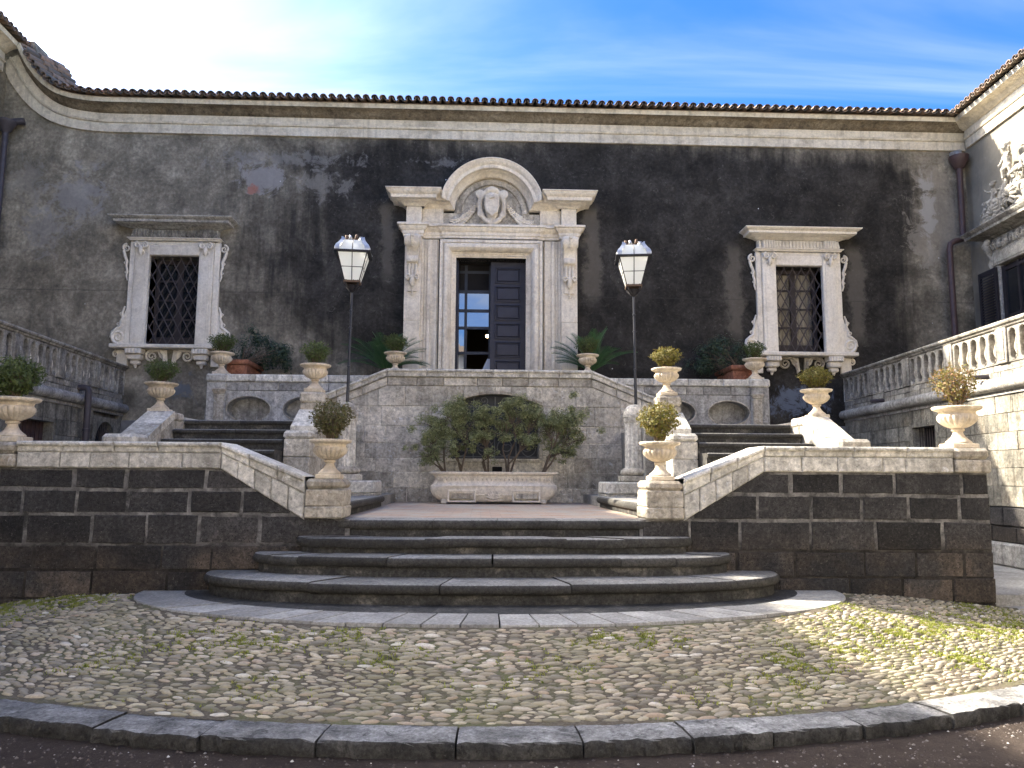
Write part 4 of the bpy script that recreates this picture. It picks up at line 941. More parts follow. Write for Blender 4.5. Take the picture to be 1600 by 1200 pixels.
# roof tiles: each cover-and-pan pair one piece, three courses deep
def tile_mesh():
    m = MB(); n = 7; sl = math.tan(R(16))
    for c_ in range(3):
        y0, y1 = -.10+c_*.36, .32+c_*.36; zb = .02*0
        for (r_, sgn, xo, zo) in ((.072, 1, 0, .035), (.075, -1, .0885, .05)):
            T = []
            for (y, rr_, dz) in ((y0, r_, .012), (y1, r_*.86, -.012)):
                for t in (0, .014):
                    for k in range(n+1):
                        a = math.pi*k/n; q = rr_-t if sgn > 0 else rr_+t*.0-t
                        T.append((xo+q*math.cos(a), y, zo+dz+(y+.1)*sl+sgn*q*math.sin(a)*.95))
            w_ = n+1; F_ = []
            for k in range(n):
                F_ += [(k, k+1, 2*w_+k+1, 2*w_+k), (w_+k, 3*w_+k, 3*w_+k+1, w_+k+1), (k, w_+k, w_+k+1, k+1)]
            m.add(T, F_)
    o = m.build('roof_tile', M['tile'], None, 50); d_ = o.data; bpy.data.objects.remove(o); return d_
TM = tile_mesh()
def add_tile(parent, base, loc, rz=0, ry=0, jit=.0):
    o = bpy.data.objects.new('roof_tile', TM); COL.objects.link(o); o.parent = parent
    o.location = Vector(loc)-Vector(base); o.rotation_euler = (random.uniform(-.02,.02), ry+random.uniform(-.03,.03), rz+random.uniform(-.03,.03)); return o
fb = FA.location
roof_path = []
def off(path, d_):
    out = []
    for i in range(len(path)):
        p = Vector(path[i]); a = Vector(path[max(0,i-1)]); b = Vector(path[min(len(path)-1,i+1)]); t = (b-a).normalized(); out.append(p+Vector((-t.y, t.x))*d_)
    return out
rp = off(path, .63); pitch = .177; acc = 0
for i in range(1, len(rp)-1):
    a, b = rp[i], rp[i+1]; L = (b-a).length; t = acc
    while t < L:
        p = a+(b-a)*(t/L); tt = (b-a).normalized(); add_tile(FA, fb, (p.x, YF-.40+random.uniform(-.012,.012), p.y-.005), 0, -math.atan2(tt.y, tt.x)); t += pitch
    acc = t-L
m = MB(); m.sweepx(path, [(.622,.34),(.64,.34),(.95,-.8),(.93,-.8)], YF); m.build('roof_deck', M['tile'], FA, 0)

def scroll_tube(m, cx, cz, r_, turns, a0, sgn, y, th):
    n = 22; P_ = spiral(cx, cz, r_, turns, a0, sgn, y, n); m.tube(P_, [th*(1-.5*i/n) for i in range(n+1)], 6)
def window(cx, side):
    W_ = empty_part('window', FA); st = M['winst']; W_['label'] = 'barred window with scrolled white stone surround, %s of the portal' % side
    def P(name, mat=st, sm=30): return m.build(name, mat, W_, sm)
    for sg in (-1, 1):
        x0, x1 = sorted((cx+sg*.505, cx+sg*.80)); m = MB(); m.stone(x0, x1, YF-.11, YF+.30, 4.152, 6.25, .014, 0); m.box(*sorted((cx+sg*.56, cx+sg*.74)), YF-.125, YF-.10, 4.25, 6.02); P('jamb')
        x0, x1 = sorted((cx+sg*.803, cx+sg*.92)); m = MB(); m.stone(x0, x1, YF-.065, YF+.02, 4.152, 6.33, .012, 0); P('jamb_strip')
        # capital
        m = MB(); c_ = cx+sg*.655
        for q in (-1, 1): scroll_tube(m, c_+q*.07, 6.22, .065, 1.3, R(90), -q, YF-.17, .030)
        m.tube([(c_, YF-.17, 6.20), (c_, YF-.18, 6.10), (c_, YF-.15, 6.0)], [.03,.05,.012], 7)
        for q in (-1, 1): m.tube([(c_, YF-.14, 6.13), (c_+q*.05, YF-.14, 6.09), (c_+q*.06, YF-.13, 6.05)], [.025,.022,.008], 6)
        P('capital', sm=60)
        # side scrolls
        m = MB(); b_ = cx+sg*.92
        scroll_tube(m, b_+sg*.125, 4.32, .14, 1.7, R(-90), sg, YF-.05, .038)
        m.tube([(b_+sg*.262, YF-.05, 4.30), (b_+sg*.24, YF-.05, 4.42), (b_+sg*.15, YF-.05, 4.50), (b_+sg*.09, YF-.05, 4.54), (b_+sg*.10, YF-.05, 4.62), (b_+sg*.06, YF-.05, 4.72), (b_+sg*.075, YF-.05, 4.82), (b_+sg*.03, YF-.05, 4.96)], [.04,.04,.036,.034,.034,.03,.026,.016], 6)
        scroll_tube(m, b_+sg*.14, 4.58, .05, 1.2, R(-90), -sg, YF-.05, .02); scroll_tube(m, b_+sg*.10, 4.80, .04, 1.2, R(-90), -sg, YF-.05, .018)
        m.prism([(b_, 4.16), (b_+sg*.20, 4.17), (b_+sg*.25, 4.30), (b_+sg*.2, 4.42), (b_+sg*.08, 4.52), (b_+sg*.05, 4.75), (b_, 4.92)][::sg], YF-.05, YF+.01)
        P('lower_scroll', sm=60)
        m = MB()
        scroll_tube(m, b_+sg*.075, 6.19, .085, 1.5, R(90), -sg, YF-.05, .026)
        m.tube([(b_+sg*.13, YF-.05, 6.13), (b_+sg*.10, YF-.05, 6.02), (b_+sg*.05, YF-.05, 5.90), (b_+sg*.06, YF-.05, 5.80), (b_+sg*.03, YF-.05, 5.70), (b_+sg*.045, YF-.05, 5.60), (b_+sg*.02, YF-.05, 5.50)], [.03,.034,.03,.026,.024,.02,.012], 6)
        scroll_tube(m, b_+sg*.085, 5.88, .04, 1.2, R(90), sg, YF-.05, .016); scroll_tube(m, b_+sg*.06, 5.68, .035, 1.2, R(90), sg, YF-.05, .014)
        P('upper_scroll', sm=60)
        # bracket under the sill
        m = MB(); c_ = cx+sg*.66
        m.stone(c_-.16, c_+.16, YF-.24, YF, 3.96, 4.065, .01, 0); m.stone(c_-.13, c_+.13, YF-.19, YF, 3.84, 3.957, .02, 0); m.stone(c_-.09, c_+.09, YF-.13, YF, 3.75, 3.838, .02, 0); m.tube([(c_, YF-.07, 3.76), (c_, YF-.06, 3.68)], [.045,.02], 8)
        for k in range(5): m.tube([(c_-.12+.06*k, YF-.245, 3.965), (c_-.12+.06*k, YF-.245, 4.055)], .022, 6)
        P('sill_bracket', sm=40)
        m = MB(); m.stone(*sorted((cx+sg*.83, cx+sg*1.06)), YF-.05, YF+.01, 3.72, 4.06, .01, 0); scroll_tube(m, cx+sg*1.07, 3.97, .07, 1.4, R(90), -sg, YF-.04, .022); P('side_apron', sm=40)
        m = MB(); scroll_tube(m, cx+sg*.36, 3.93, .12, 1.8, R(90), -sg, YF-.04, .028); m.tube([(cx+sg*.36, YF-.04, 4.04), (cx+sg*.2, YF-.04, 4.05), (cx+sg*.12, YF-.04, 3.95), (cx+sg*.10, YF-.04, 3.80)], [.03,.035,.04,.025], 6)
        m.prism([(cx+sg*.07, 4.06), (cx+sg*.26, 4.06), (cx+sg*.2, 3.92), (cx+sg*.13, 3.86), (cx+sg*.10, 3.72), (cx+sg*.04, 3.78)][::sg], YF-.035, YF+.01); P('apron_scroll', M['pier'] if side == 'right' else st, 60)
    m = MB(); m.stone(cx-.505, cx+.505, YF-.11, YF+.30, 6.032, 6.25, .014, 0); P('lintel')
    m = MB(); m.stone(cx-.80, cx+.80, YF-.09, YF+.02, 6.253, 6.325, .008, 0); P('architrave')
    m = MB(); m.mould([(cx-.86, YF+.02), (cx-.86, YF-.10), (cx+.86, YF-.10), (cx+.86, YF+.02)], [(0,6.328),(.05,6.335),(.06,6.36),(.09,6.37),(.09,6.385),(0,6.39)]); P('lower_cornice')
    m = MB(); m.stone(cx-.88, cx+.88, YF-.10, YF+.02, 6.392, 6.575, .006, 0)
    n_ = 24
    for k in range(n_):
        x_ = cx-.85+1.70*k/(n_-1); m.tube([(x_, YF-.11, 6.40), (x_, YF-.128, 6.43), (x_, YF-.112, 6.565)], [.030,.040,.016], 6)
    for sg in (-1, 1): m.stone(cx+sg*.66-.14, cx+sg*.66+.14, YF-.165, YF-.10, 6.392, 6.575, .02, 0)
    for sg in (-1, 1):
        for k in range(5): x_ = cx+sg*.66-.11+.055*k; m.tube([(x_, YF-.17, 6.40), (x_, YF-.19, 6.43), (x_, YF-.172, 6.565)], [.026,.03,.016], 6)
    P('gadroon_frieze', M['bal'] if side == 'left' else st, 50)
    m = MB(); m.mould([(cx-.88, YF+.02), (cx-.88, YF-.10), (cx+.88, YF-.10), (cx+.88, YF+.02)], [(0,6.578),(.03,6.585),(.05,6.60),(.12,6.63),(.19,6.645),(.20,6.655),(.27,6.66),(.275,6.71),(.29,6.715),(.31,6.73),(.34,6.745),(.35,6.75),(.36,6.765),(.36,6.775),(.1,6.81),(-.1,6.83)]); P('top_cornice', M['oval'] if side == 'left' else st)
    m = MB(); m.stone(cx-1.13, cx+1.13, YF-.26, YF+.02, 4.072, 4.15, .014, 0); P('sill')
    # casement, glass, grille
    yb = YF+.34
    m = MB()
    for x_ in (-.505, -.03, .03, .445): pass
    for x0, x1 in ((-.505,-.43),(-.06,.06),(.43,.505)): m.box(cx+x0, cx+x1, yb-.05, yb, 4.15, 6.03)
    for z0, z1 in ((4.15,4.38),(5.95,6.03)): m.box(cx-.43, cx+.43, yb-.045, yb-.005, z0, z1)
    for z_ in (4.76, 5.17, 5.58): m.box(cx-.43, cx+.43, yb-.04, yb-.005, z_-.018, z_+.018)
    P('casement', M['casement'], 0)
    for sg in (-1, 1):
        for k, (z0, z1) in enumerate(((4.38,4.742),(4.778,5.152),(5.188,5.562),(5.598,5.95))):
            x0, x1 = sorted((cx+sg*.06, cx+sg*.43)); m = MB(); m.add([(x0,yb-.02,z0),(x1,yb-.02,z0),(x1,yb-.02+random.uniform(-.004,.004),z1),(x0,yb-.02,z1)], [(0,1,2,3)]); P('pane', M['clear'] if side == 'right' else M['glass'], 0)
    if side == 'right':  # folded tan sheet standing in for the reflection in these panes
        m = MB(); n_ = 40; T_ = []
        for k in range(n_+1):
            x_ = cx-.48+.96*k/n_; y_ = yb+.06+.015*math.sin(k*1.3); T_ += [(x_, y_, 4.2), (x_, y_, 6.0)]
        m.add(T_, [(2*k, 2*k+2, 2*k+3, 2*k+1) for k in range(n_)]); P('pane_reflection', M['pane_reflection'], 60)
    m = MB(); m.box(cx-.55, cx+.55, YF+.47, YF+.495, 4.1, 6.1); P('dark_room', M['dark'], 0)
    yg = YF+.03; dx, dz = .19, .36; z0, z1, x0, x1 = 4.15, 6.03, cx-.505, cx+.505; sl_ = dz/dx
    for sg in (-1, 1):
        k = -14
        while k < 15:
            xm = cx+k*dx  # passes (xm, 5.09)
            pts = []
            for (xx, zz) in ((x0, 5.09+sg*sl_*(x0-xm)), (x1, 5.09+sg*sl_*(x1-xm)), (xm+sg*(z0-5.09)/sl_, z0), (xm+sg*(z1-5.09)/sl_, z1)):
                if x0-1e-6 <= xx <= x1+1e-6 and z0-1e-6 <= zz <= z1+1e-6: pts.append((xx, zz))
            if len(pts) >= 2 and math.dist(pts[0], pts[-1]) > .1:
                a, b = min(pts), max(pts); m = MB(); m.tube([(a[0], yg+.011*sg, a[1]), (b[0], yg+.011*sg, b[1])], .0125, 4); P('grille_bar', M['grille'], 0)
            k += 1
window(WL, 'left'); window(WR, 'right')

# ---------------------------------------------------------------- portal
PO = empty_part('portal', FA); PO['label'] = 'pale carved stone portal with arched pediment and shield'
st = M['portal']
def PP(m, name, mat=st, sm=35): return m.build(name, mat, PO, sm)
x_ = .735
m = MB(); m.sweepx([(PC-x_,2.7),(PC-x_,6.11),(PC+x_,6.11),(PC+x_,2.7)], [(0,-.3),(0,.03),(.03,.03),(.03,.06),(.07,.06),(.07,.09),(.09,.09),(.105,.15),(.13,.20),(.17,.235),(.22,.24),(.25,.22),(.265,.17),(.275,.17),(.275,.21),(.335,.21),(.34,0)], YF); PP(m, 'door_architrave')
for sg in (-1, 1):
    m = MB(); m.stone(*sorted((PC+sg*1.10, PC+sg*1.45)), YF-.10, YF+.02, 2.7, 6.47, .012, 0)
    for q, w_, d_ in ((1.13,.05,.04), (1.26,.06,.05), (1.35,.03,.03), (1.40,.05,.06)): m.box(*sorted((PC+sg*q, PC+sg*(q+w_))), YF-.10-d_, YF-.09, 2.7, 6.45)
    PP(m, 'rear_pilaster')
    for (z0, z1) in ((2.7,3.7),(3.703,4.7),(4.703,5.6),(5.603,6.47)):
        m = MB(); m.stone(*sorted((PC+sg*1.452, PC+sg*1.79)), YF-.26, YF+.02, z0, z1, .010, 0); PP(m, 'pilaster_stone')
    # console
    c_ = PC+sg*1.62; y_ = YF-.26
    m = MB(lambda p: (p[1], p[0], p[2]))
    m.prism([(y_+.01,6.46),(y_-.24,6.46),(y_-.29,6.40),(y_-.29,6.31),(y_-.24,6.22),(y_-.15,6.15),(y_-.11,6.04),(y_-.11,5.92),(y_-.05,5.86),(y_+.01,5.84)][::-1], c_-.12, c_+.12)
    for q in (-1, 1):
        P_ = [(y_-.16+.12*(1-.8*i/16)*math.cos(R(60)+i*.62), c_+q*.135, 6.33+.12*(1-.8*i/16)*math.sin(R(60)+i*.62)) for i in range(17)]; m.tube(P_, .030, 6)
    m.box(y_-.045, y_+.01, c_-.10, c_+.10, 5.30, 6.40)
    PP(m, 'console')
    m = MB()
    for q in (-.07, .0, .07): m.tube([(c_+q, y_-.05, 5.88), (c_+q, y_-.06, 5.72), (c_+q*.9, y_-.05, 5.62)], [.028,.032,.026], 7)
    m.stone(c_-.125, c_+.125, y_-.135, y_+.01, 5.90, 6.03, .02, 0); m.stone(c_-.13, c_+.13, y_-.12, y_+.01, 5.54, 5.63, .03, 0)
    scroll_tube(m, c_-.08, 5.59, .06, 1.3, R(-90), -1, y_-.13, .026); scroll_tube(m, c_+.08, 5.59, .06, 1.3, R(-90), 1, y_-.13, .026)
    m.tube([(c_, y_-.08, 5.56), (c_, y_-.10, 5.46), (c_, y_-.06, 5.40)], [.06,.065,.035], 8); m.stone(c_-.06, c_+.06, y_-.05, y_+.01, 5.36, 5.40, .012, 0); m.tube([(c_, y_-.03, 5.35), (c_, y_-.03, 5.28)], [.035,.022], 8); m.tube([(c_, y_-.03, 5.28), (c_, y_-.035, 5.235), (c_, y_-.03, 5.20)], [.012,.03,.008], 8)
    for k in range(4): m.tube([(c_, y_-.30+.012*k, 6.42-.06*k), (c_, y_-.31+.02*k, 6.38-.06*k)], [.045,.035], 7)
    o_ = PP(m, 'console_pendant', sm=60); o_['kind'] = 'stuff'
    # attic block
    m = MB(); m.stone(*sorted((PC+sg*1.46, PC+sg*1.78)), YF-.25, YF+.02, 6.772, 7.13, .01, 0); PP(m, 'attic_block')
    m = MB(); m.stone(*sorted((PC+sg*1.02, PC+sg*1.458)), YF-.14, YF+.02, 6.772, 7.13, .01, 0); m.box(*sorted((PC+sg*1.08, PC+sg*1.40)), YF-.16, YF-.13, 6.83, 7.07); PP(m, 'attic_panel')
    # horizontal end of the top cornice, mitred round the block
    Q = [(PC+sg*1.42, YF-.02), (PC+sg*1.42, YF-.25), (PC+sg*1.80, YF-.25), (PC+sg*1.80, YF+.02)]
    m = MB(); m.mould(Q, [(0,7.13),(.02,7.135),(.04,7.16),(.10,7.19),(.16,7.205),(.17,7.215),(.27,7.225),(.28,7.29),(.31,7.31),(.35,7.35),(.36,7.385),(.38,7.39),(.38,7.41),(.1,7.45),(-.2,7.47)], flip=(1 if sg > 0 else -1)); PP(m, 'pediment_cornice')
# entablature with breaks
Q = [(-1.83, YF+.02), (-1.83, YF-.27), (-1.42, YF-.27), (-1.42, YF-.15), (-1.02, YF-.15), (-1.02, YF-.20), (1.02, YF-.20), (1.02, YF-.15), (1.42, YF-.15), (1.42, YF-.27), (1.83, YF-.27), (1.83, YF+.02)]
m = MB(); m.mould([(PC+a, b) for a, b in Q], [(-.05,6.475),(.0,6.48),(.0,6.53),(.02,6.54),(.02,6.60),(.05,6.62),(.08,6.66),(.085,6.69),(.12,6.70),(.12,6.735),(.10,6.75),(-.05,6.77)]); PP(m, 'entablature')
m = MB(); m.box(PC-1.02, PC+1.02, YF-.08, YF+.02, 6.76, 7.05); n_ = 24; a_ = [(PC+.80*math.cos(math.pi*i/n_), 7.05+.80*math.sin(math.pi*i/n_)) for i in range(n_+1)]; m.prism(a_, YF-.02, YF+.03); PP(m, 'tympanum', M['pier'])  # stained brown stone; its dark tone also paints in the recess's shadow
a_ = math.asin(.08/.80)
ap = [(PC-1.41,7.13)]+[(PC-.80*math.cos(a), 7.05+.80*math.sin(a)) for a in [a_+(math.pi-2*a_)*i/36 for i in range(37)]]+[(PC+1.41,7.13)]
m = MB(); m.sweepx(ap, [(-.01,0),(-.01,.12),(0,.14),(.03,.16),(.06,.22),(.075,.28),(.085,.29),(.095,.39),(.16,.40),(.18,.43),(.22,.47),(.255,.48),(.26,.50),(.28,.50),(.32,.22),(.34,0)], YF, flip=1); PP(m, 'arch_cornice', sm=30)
m = MB(); ap2 = [(PC-.64*math.cos(math.pi*i/30), 7.05+.64*math.sin(math.pi*i/30)) for i in range(31)]; m.sweepx(ap2, [(0,0),(0,.08),(.03,.10),(.10,.10),(.10,0)], YF); PP(m, 'inner_arch', M['pier'], 40)  # same dark stone, painting shadow into the recess
# shield in a scrolled cartouche
yk = YF-.24
caps = []
for i in range(28):
    a = 2*math.pi*i/28; rx, rz = .26, .33; x, z = PC+rx*math.cos(a), 7.18+rz*math.sin(a)*(1.0 if math.sin(a) > 0 else 1.15)
    x2, z2 = PC+rx*math.cos(a+.225), 7.18+rz*math.sin(a+.225)*(1.0 if math.sin(a+.225) > 0 else 1.15)
    caps.append(((x, yk, z), .055, (x2, yk, z2), .055))
for sg in (-1, 1):
    P_ = spiral(PC+sg*.24, 7.42, .085, 1.3, R(-60) if sg > 0 else R(240), sg, yk-.03, 14)
    caps += [(P_[i], .032, P_[i+1], .030) for i in range(14)]
    P_ = spiral(PC+sg*.22, 6.98, .07, 1.2, R(60) if sg > 0 else R(120), -sg, yk-.03, 12); caps += [(P_[i], .03, P_[i+1], .028) for i in range(12)]
    caps += [((PC+sg*.13, yk-.02, 6.86), .05, (PC+sg*.05, yk-.03, 6.79), .04)]
    caps += [((PC+sg*.08, yk-.03, 7.50), .06, (PC, yk-.04, 7.52), .07)]
caps += [((PC, yk-.02, 6.84), .06, (PC, yk-.02, 6.74), .03), ((PC, yk+.02, 7.3), .16, (PC, yk+.02, 7.0), .13)]
blob('cartouche', caps, st, PO, .016)
m = MB()
sh = [(PC-.15,7.36),(PC-.05,7.39),(PC,7.36),(PC+.05,7.39),(PC+.15,7.36),(PC+.155,7.15),(PC+.12,7.0),(PC,6.90),(PC-.12,7.0),(PC-.155,7.15)][::-1]
m.prism(sh, yk-.15, yk, .02); m.box(PC-.15, PC+.15, yk-.158, yk-.15, 7.20, 7.215)
for k in range(5): m.box(PC-.10+.05*k-.008, PC-.10+.05*k+.008, yk-.158, yk-.15, 6.99, 7.19)
m.tube([(PC-.05, yk-.16, 7.29), (PC+.05, yk-.16, 7.31)], [.03,.022], 7)
PP(m, 'shield', st, 35)
for sg in (-1, 1):
    m = MB(); rnd = random.Random(6)
    for i in range(15):
        t = i/14; x = PC+sg*(.30+.55*t); z = 7.22-.40*math.sin(min(1, t*1.15)*math.pi/2)+.05*max(0, t-.75)*2; th = .115*(1-.45*abs(2*t-1.1))
        for k in range(5):
            a = R(-60+k*60)+rnd.uniform(-.2,.2); m.tube([(x, YF-.10-th*.5*math.cos(a*.7), z+th*.6*math.sin(a)), (x+sg*.03, YF-.13-th*.6*math.cos(a*.7), z+th*math.sin(a)-.02)], [th*.42, th*.2], 6)
    PP(m, 'garland', st, 60)

# door: closed dark leaf to the right, glazed inner door to the left, dark hall
DO = empty_part('door', FA); DO['label'] = 'half open dark panelled door in the portal'
yd = YF+.22
def PD(m, name, mat, sm=25): return m.build(name, mat, DO, sm)
m = MB(); xa, xb = PC-.005, PC+.735; m.box(xa, xb, yd, yd+.05, 2.79, 6.09); PD(m, 'door_leaf', M['wood'], 0)
for k in range(8):
    z0 = 6.02-.40*(k+1)+.0; z1 = z0+.345; m = MB()
    m.mould([(xa+.09, z0), (xb-.09, z0), (xb-.09, z1), (xa+.09, z1)], [(0,0),(0,.022),(.022,.03),(.03,.012),(.03,0)], closed=True, flip=-1)
    m.v = [(v[0], yd-v[2], v[1]) for v in m.v]; m.prism([(xa+.135, z0+.045), (xb-.135, z0+.045), (xb-.135, z1-.045), (xa+.135, z1-.045)], yd-.02, yd+.01, .018); PD(m, 'door_panel', M['wood'], 30)
m = MB(); m.box(PC-.735, PC-.69, yd-.05, yd+.9, 2.79, 6.1); PD(m, 'door_leaf_open', M['wood'], 0)
yi = YF+.55; m = MB()
for x0, x1 in ((-.735,-.69),(-.565,-.505),(-.04,.03)): m.box(PC+x0, PC+x1, yi, yi+.05, 2.79, 6.11)
for z_ in (4.17, 4.72, 5.10, 5.52, 5.95): m.box(PC-.69, PC-.04, yi+.002, yi+.048, z_-.03, z_+.03)
m.box(PC-.69, PC-.565, yi+.002, yi+.048, 3.55, 3.62); PD(m, 'glazed_frame', M['bluef'], 0)
for (x0, x1, z0, z1) in ((-.505,-.04,5.13,5.49),(-.505,-.04,4.75,5.07),(-.69,-.565,5.13,5.49),(-.69,-.565,4.75,5.07),(-.69,-.565,4.20,4.69),(-.69,-.565,3.62,4.14),(-.69,-.565,2.79,3.55)):
    m = MB(); t_ = .010; m.add([(PC+x0, yi+.02, z0), (PC+x1, yi+.02+random.uniform(-.002,.002), z0), (PC+x1, yi+.02+t_, z1), (PC+x0, yi+.02+t_, z1)], [(0,1,2,3)]); PD(m, 'pane', M['dglass'], 0)
m = MB(); m.box(PC-.735, PC+.735, yi+.004, yi+.046, 5.55, 6.11); PD(m, 'transom', M['dark'], 0)
m = MB(); m.add([(PC-2,YF+.5,2.78),(PC+2,YF+.5,2.78),(PC+2,YF+6,2.78),(PC-2,YF+6,2.78),(PC-2,YF+.5,7),(PC+2,YF+.5,7),(PC+2,YF+6,7),(PC-2,YF+6,7)], [(0,1,2,3),(4,7,6,5),(1,5,6,2),(2,6,7,3),(3,7,4,0)]); PD(m, 'hall', M['room'], 0)
# cloth and lit lamp glimpsed inside
m = MB(); n_ = 14; T_ = []
for k in range(n_+1):
    a = k/n_; fx = .012*math.sin(k*1.9); T_ += [(PC-.30+.30*a, YF+.44+fx, 2.79), (PC-.21+.21*a, YF+.44+fx*.7, 3.70), (PC-.06+.07*a, YF+.44, 4.03)]
m.add(T_, [q for k in range(n_) for q in ((3*k, 3*k+3, 3*k+4, 3*k+1), (3*k+1, 3*k+4, 3*k+5, 3*k+2))])
o_ = m.build('cloth', M['cloth'], None, 60, base=(PC-.15, YF+.44, 2.79)); tag(o_, 'pale grey cloth hanging inside the dark doorway', 'cloth')
T = tag(empty('hall_lamp', (PC-.03, YF+3.0, 5.0)), 'small lit wall lamp inside the dark doorway', 'lamp')
m = MB(); m.lathe([(.004,4.98),(.028,4.99),(.036,5.02),(.028,5.05),(.004,5.06)], 12, (PC-.05, YF+3.0, -.02)); m.build('bulb', M['bulb'], T, 60)
m = MB(); m.tube([(PC-.01, YF+3.0, 4.94), (PC-.01, YF+3.05, 4.85), (PC-.01, YF+3.2, 4.82)], .012, 6); m.lathe([(.03,4.90),(.05,4.93),(.03,4.945)], 10, (PC-.01, YF+3.0, 0)); m.build('bracket', M['rust'], T, 60)

# ================================================================ WINGS
SP = .06; nn_ = math.hypot(1, SP)
def wing_tf(sg):
    cx = 7.60 if sg > 0 else -7.25
    eu = (-sg*SP/nn_, -1/nn_); ev = (sg*1/nn_, -SP/nn_)
    return lambda p: (cx+eu[0]*p[0]+ev[0]*p[1], YF-.01+eu[1]*p[0]+ev[1]*p[1], p[2])
rnd = random.Random(77)
for sg in (-1, 1):
    tf = wing_tf(sg); side = 'left' if sg < 0 else 'right'
    lab = 'left wing with sooty arched balustrade, drain pipe and fan barred arch' if sg < 0 else 'right wing with sunlit arched balustrade and sculpted window pediment'
    T = tag(empty('palace_wing', tf((0, 0, .3))), lab, 'building')
    b3 = T.location
    LEN = 16.0; VIS = 6.6
    VW = 2.95 if sg > 0 else 2.88         # the upper wall stands this far behind the terrace edge
    top = 8.70 if sg > 0 else 9.88
    m = MB(tf); m.box(0, LEN, .27, VW, -.1, 2.80); m.box(0, LEN, .07, .27, 2.62, 2.80); m.build('terrace_core', M['mortar'], T, 0)
    m = MB(tf); m.box(-.3, LEN, VW, VW+4, 0, top+.4); m.build('upper_wall', M['wplaster'] if sg > 0 else M['plaster'], T, 0)
    # lower masonry
    if sg > 0: hl = [(2.72, 3.62, 1.9, 2.44)]
    else: hl = [(2.72, 3.85, 1.0, 2.42), (.18, 1.32, 1.2, 2.62)]
    course_stones(T, M['wing'], 0, VIS, ([1.15] if sg > 0 else [.8,1.15])+[1.43,1.68,1.93,2.18,2.44,2.70], 0, .1, .30, .62, rnd, tf=tf, holes=hl, gap=.003, b=.005, jy=.005)
    m = MB(tf); m.box(VIS, LEN, 0, .1, .3, 2.7); m.build('far_masonry', M['wing'], T, 0)
    if sg > 0:
        course_stones(T, M['lava'], 0, VIS, [.66,.88,1.145], -.03, .1, .4, .62, rnd, tf=tf, gap=.006, name='lava_block')
        m = MB(tf); m.stone(0, VIS, -.08, .05, .33, .655, .03, .004, rnd); m.build('plinth', M['oval'], T, 25)
    # torus moulding in lengths
    u = 0
    while u < 7.5:
        L = rnd.uniform(.55, .95); m = MB(tf); n_ = 3
        m.tube([(u+.004+(L-.008)*k/n_, -.03, 2.85) for k in range(n_+1)], .095, 12); m.build('torus_stone', M['oval'], T, 50); u += L
    course_stones(T, M['bal'], 0, 7.0, [2.93,3.03,3.13], .01, .2, .18, .45, rnd, tf=tf, gap=.003, b=.006, jy=.008)
    m = MB(tf); m.box(0, 7.2, -.02, .25, 2.70, 2.78); m.build('ledge', M['oval'], T, 0)
    # balustrade
    B = empty_part('balustrade', T)
    B['label'] = 'balustrade of arched blind openings on the %s wing' % side
    u = .06
    def stadium(c_, hw, z0, z1, n=8):
        pts = [(c_+hw*math.cos(math.pi*i/n), z1-hw+hw*math.sin(math.pi*i/n)) for i in range(n+1)]
        return pts+[(c_-hw*math.cos(math.pi*i/n), z0+hw-hw*math.sin(math.pi*i/n)) for i in range(n+1)]
    m = MB(tf); m.box(0, .05, .0, .17, 3.132, 3.63); m.build('end_strip', M['coping'], B, 0)
    while u < 6.9:
        for k in range(5):
            a, c_ = u+.228*k, u+.228*(k+1); m = MB(tf)
            m.plate(a, c_, 3.135, 3.625, stadium((a+c_)/2, .070, 3.165, 3.59), 0.0, .11, True)
            h_ = stadium((a+c_)/2, .080, 3.155, 3.60); m.tube([(x, 0.0, z) for x, z in h_]+[(h_[0][0], 0, h_[0][1])], .009, 4)
            m.build('baluster_panel', M['bal'], B, 40)
            m = MB(tf); m.lathe([(.03,3.17),(.045,3.19),(.045,3.21),(.03,3.235),(.055,3.30),(.058,3.345),(.04,3.42),(.026,3.50),(.034,3.52),(.034,3.54),(.024,3.57)], 10, ((a+c_)/2, .075, 0)); m.build('baluster', M['pier'] if sg > 0 else (M['winst'] if (k*7+int(u*3)) % 3 else M['bal']), B, 60)
        u += 5*.228
        m = MB(tf); m.stone(u+.003, u+.237, -.025, .18, 3.133, 3.63, .008, .002, rnd); m.box(u+.05, u+.19, -.035, -.02, 3.18, 3.585); m.build('post', M['bal'], B, 25); u += .24
    u = 0
    while u < 7.2:
        L = rnd.uniform(.8, 1.3); m = MB(tf)
        m.mould([(u+.002, 0), (u+L-.002, 0)], [(-.2,3.632),(.02,3.632),(.03,3.645),(.03,3.66),(.06,3.675),(.07,3.70),(.06,3.72),(-.02,3.732),(-.2,3.732)], flip=1); m.build('rail_stone', M['bal'], B, 30); u += L
    # cornice and tiles of the wing
    PT = lambda o, z: (o, z)
    c0 = top
    for nm, pr in (('lower_fascia', [(0,c0),(.05,c0),(.05,c0+.195),(0,c0+.2)]), ('fillet', [(0,c0+.2),(.075,c0+.2),(.095,c0+.225),(.06,c0+.25),(0,c0+.25)]), ('upper_fascia', [(0,c0+.25),(.06,c0+.25),(.06,c0+.40),(0,c0+.405)]), ('cornice', [(0,c0+.405),(.09,c0+.405),(.12,c0+.43),(.17,c0+.47),(.22,c0+.50),(.30,c0+.515),(.34,c0+.52),(.36,c0+.60),(.35,c0+.62),(-.2,c0+.62)])):
        m = MB(tf); m.mould([(-.02 if sg > 0 else .05, VW), (LEN, VW)], pr, flip=1); m.build(nm, M['cornice'], T, 40)
    ex = tf((0,0,0)); e2 = tf((1,0,0)); rz = math.atan2(e2[1]-ex[1], e2[0]-ex[0])
    k = 0; u = -.2
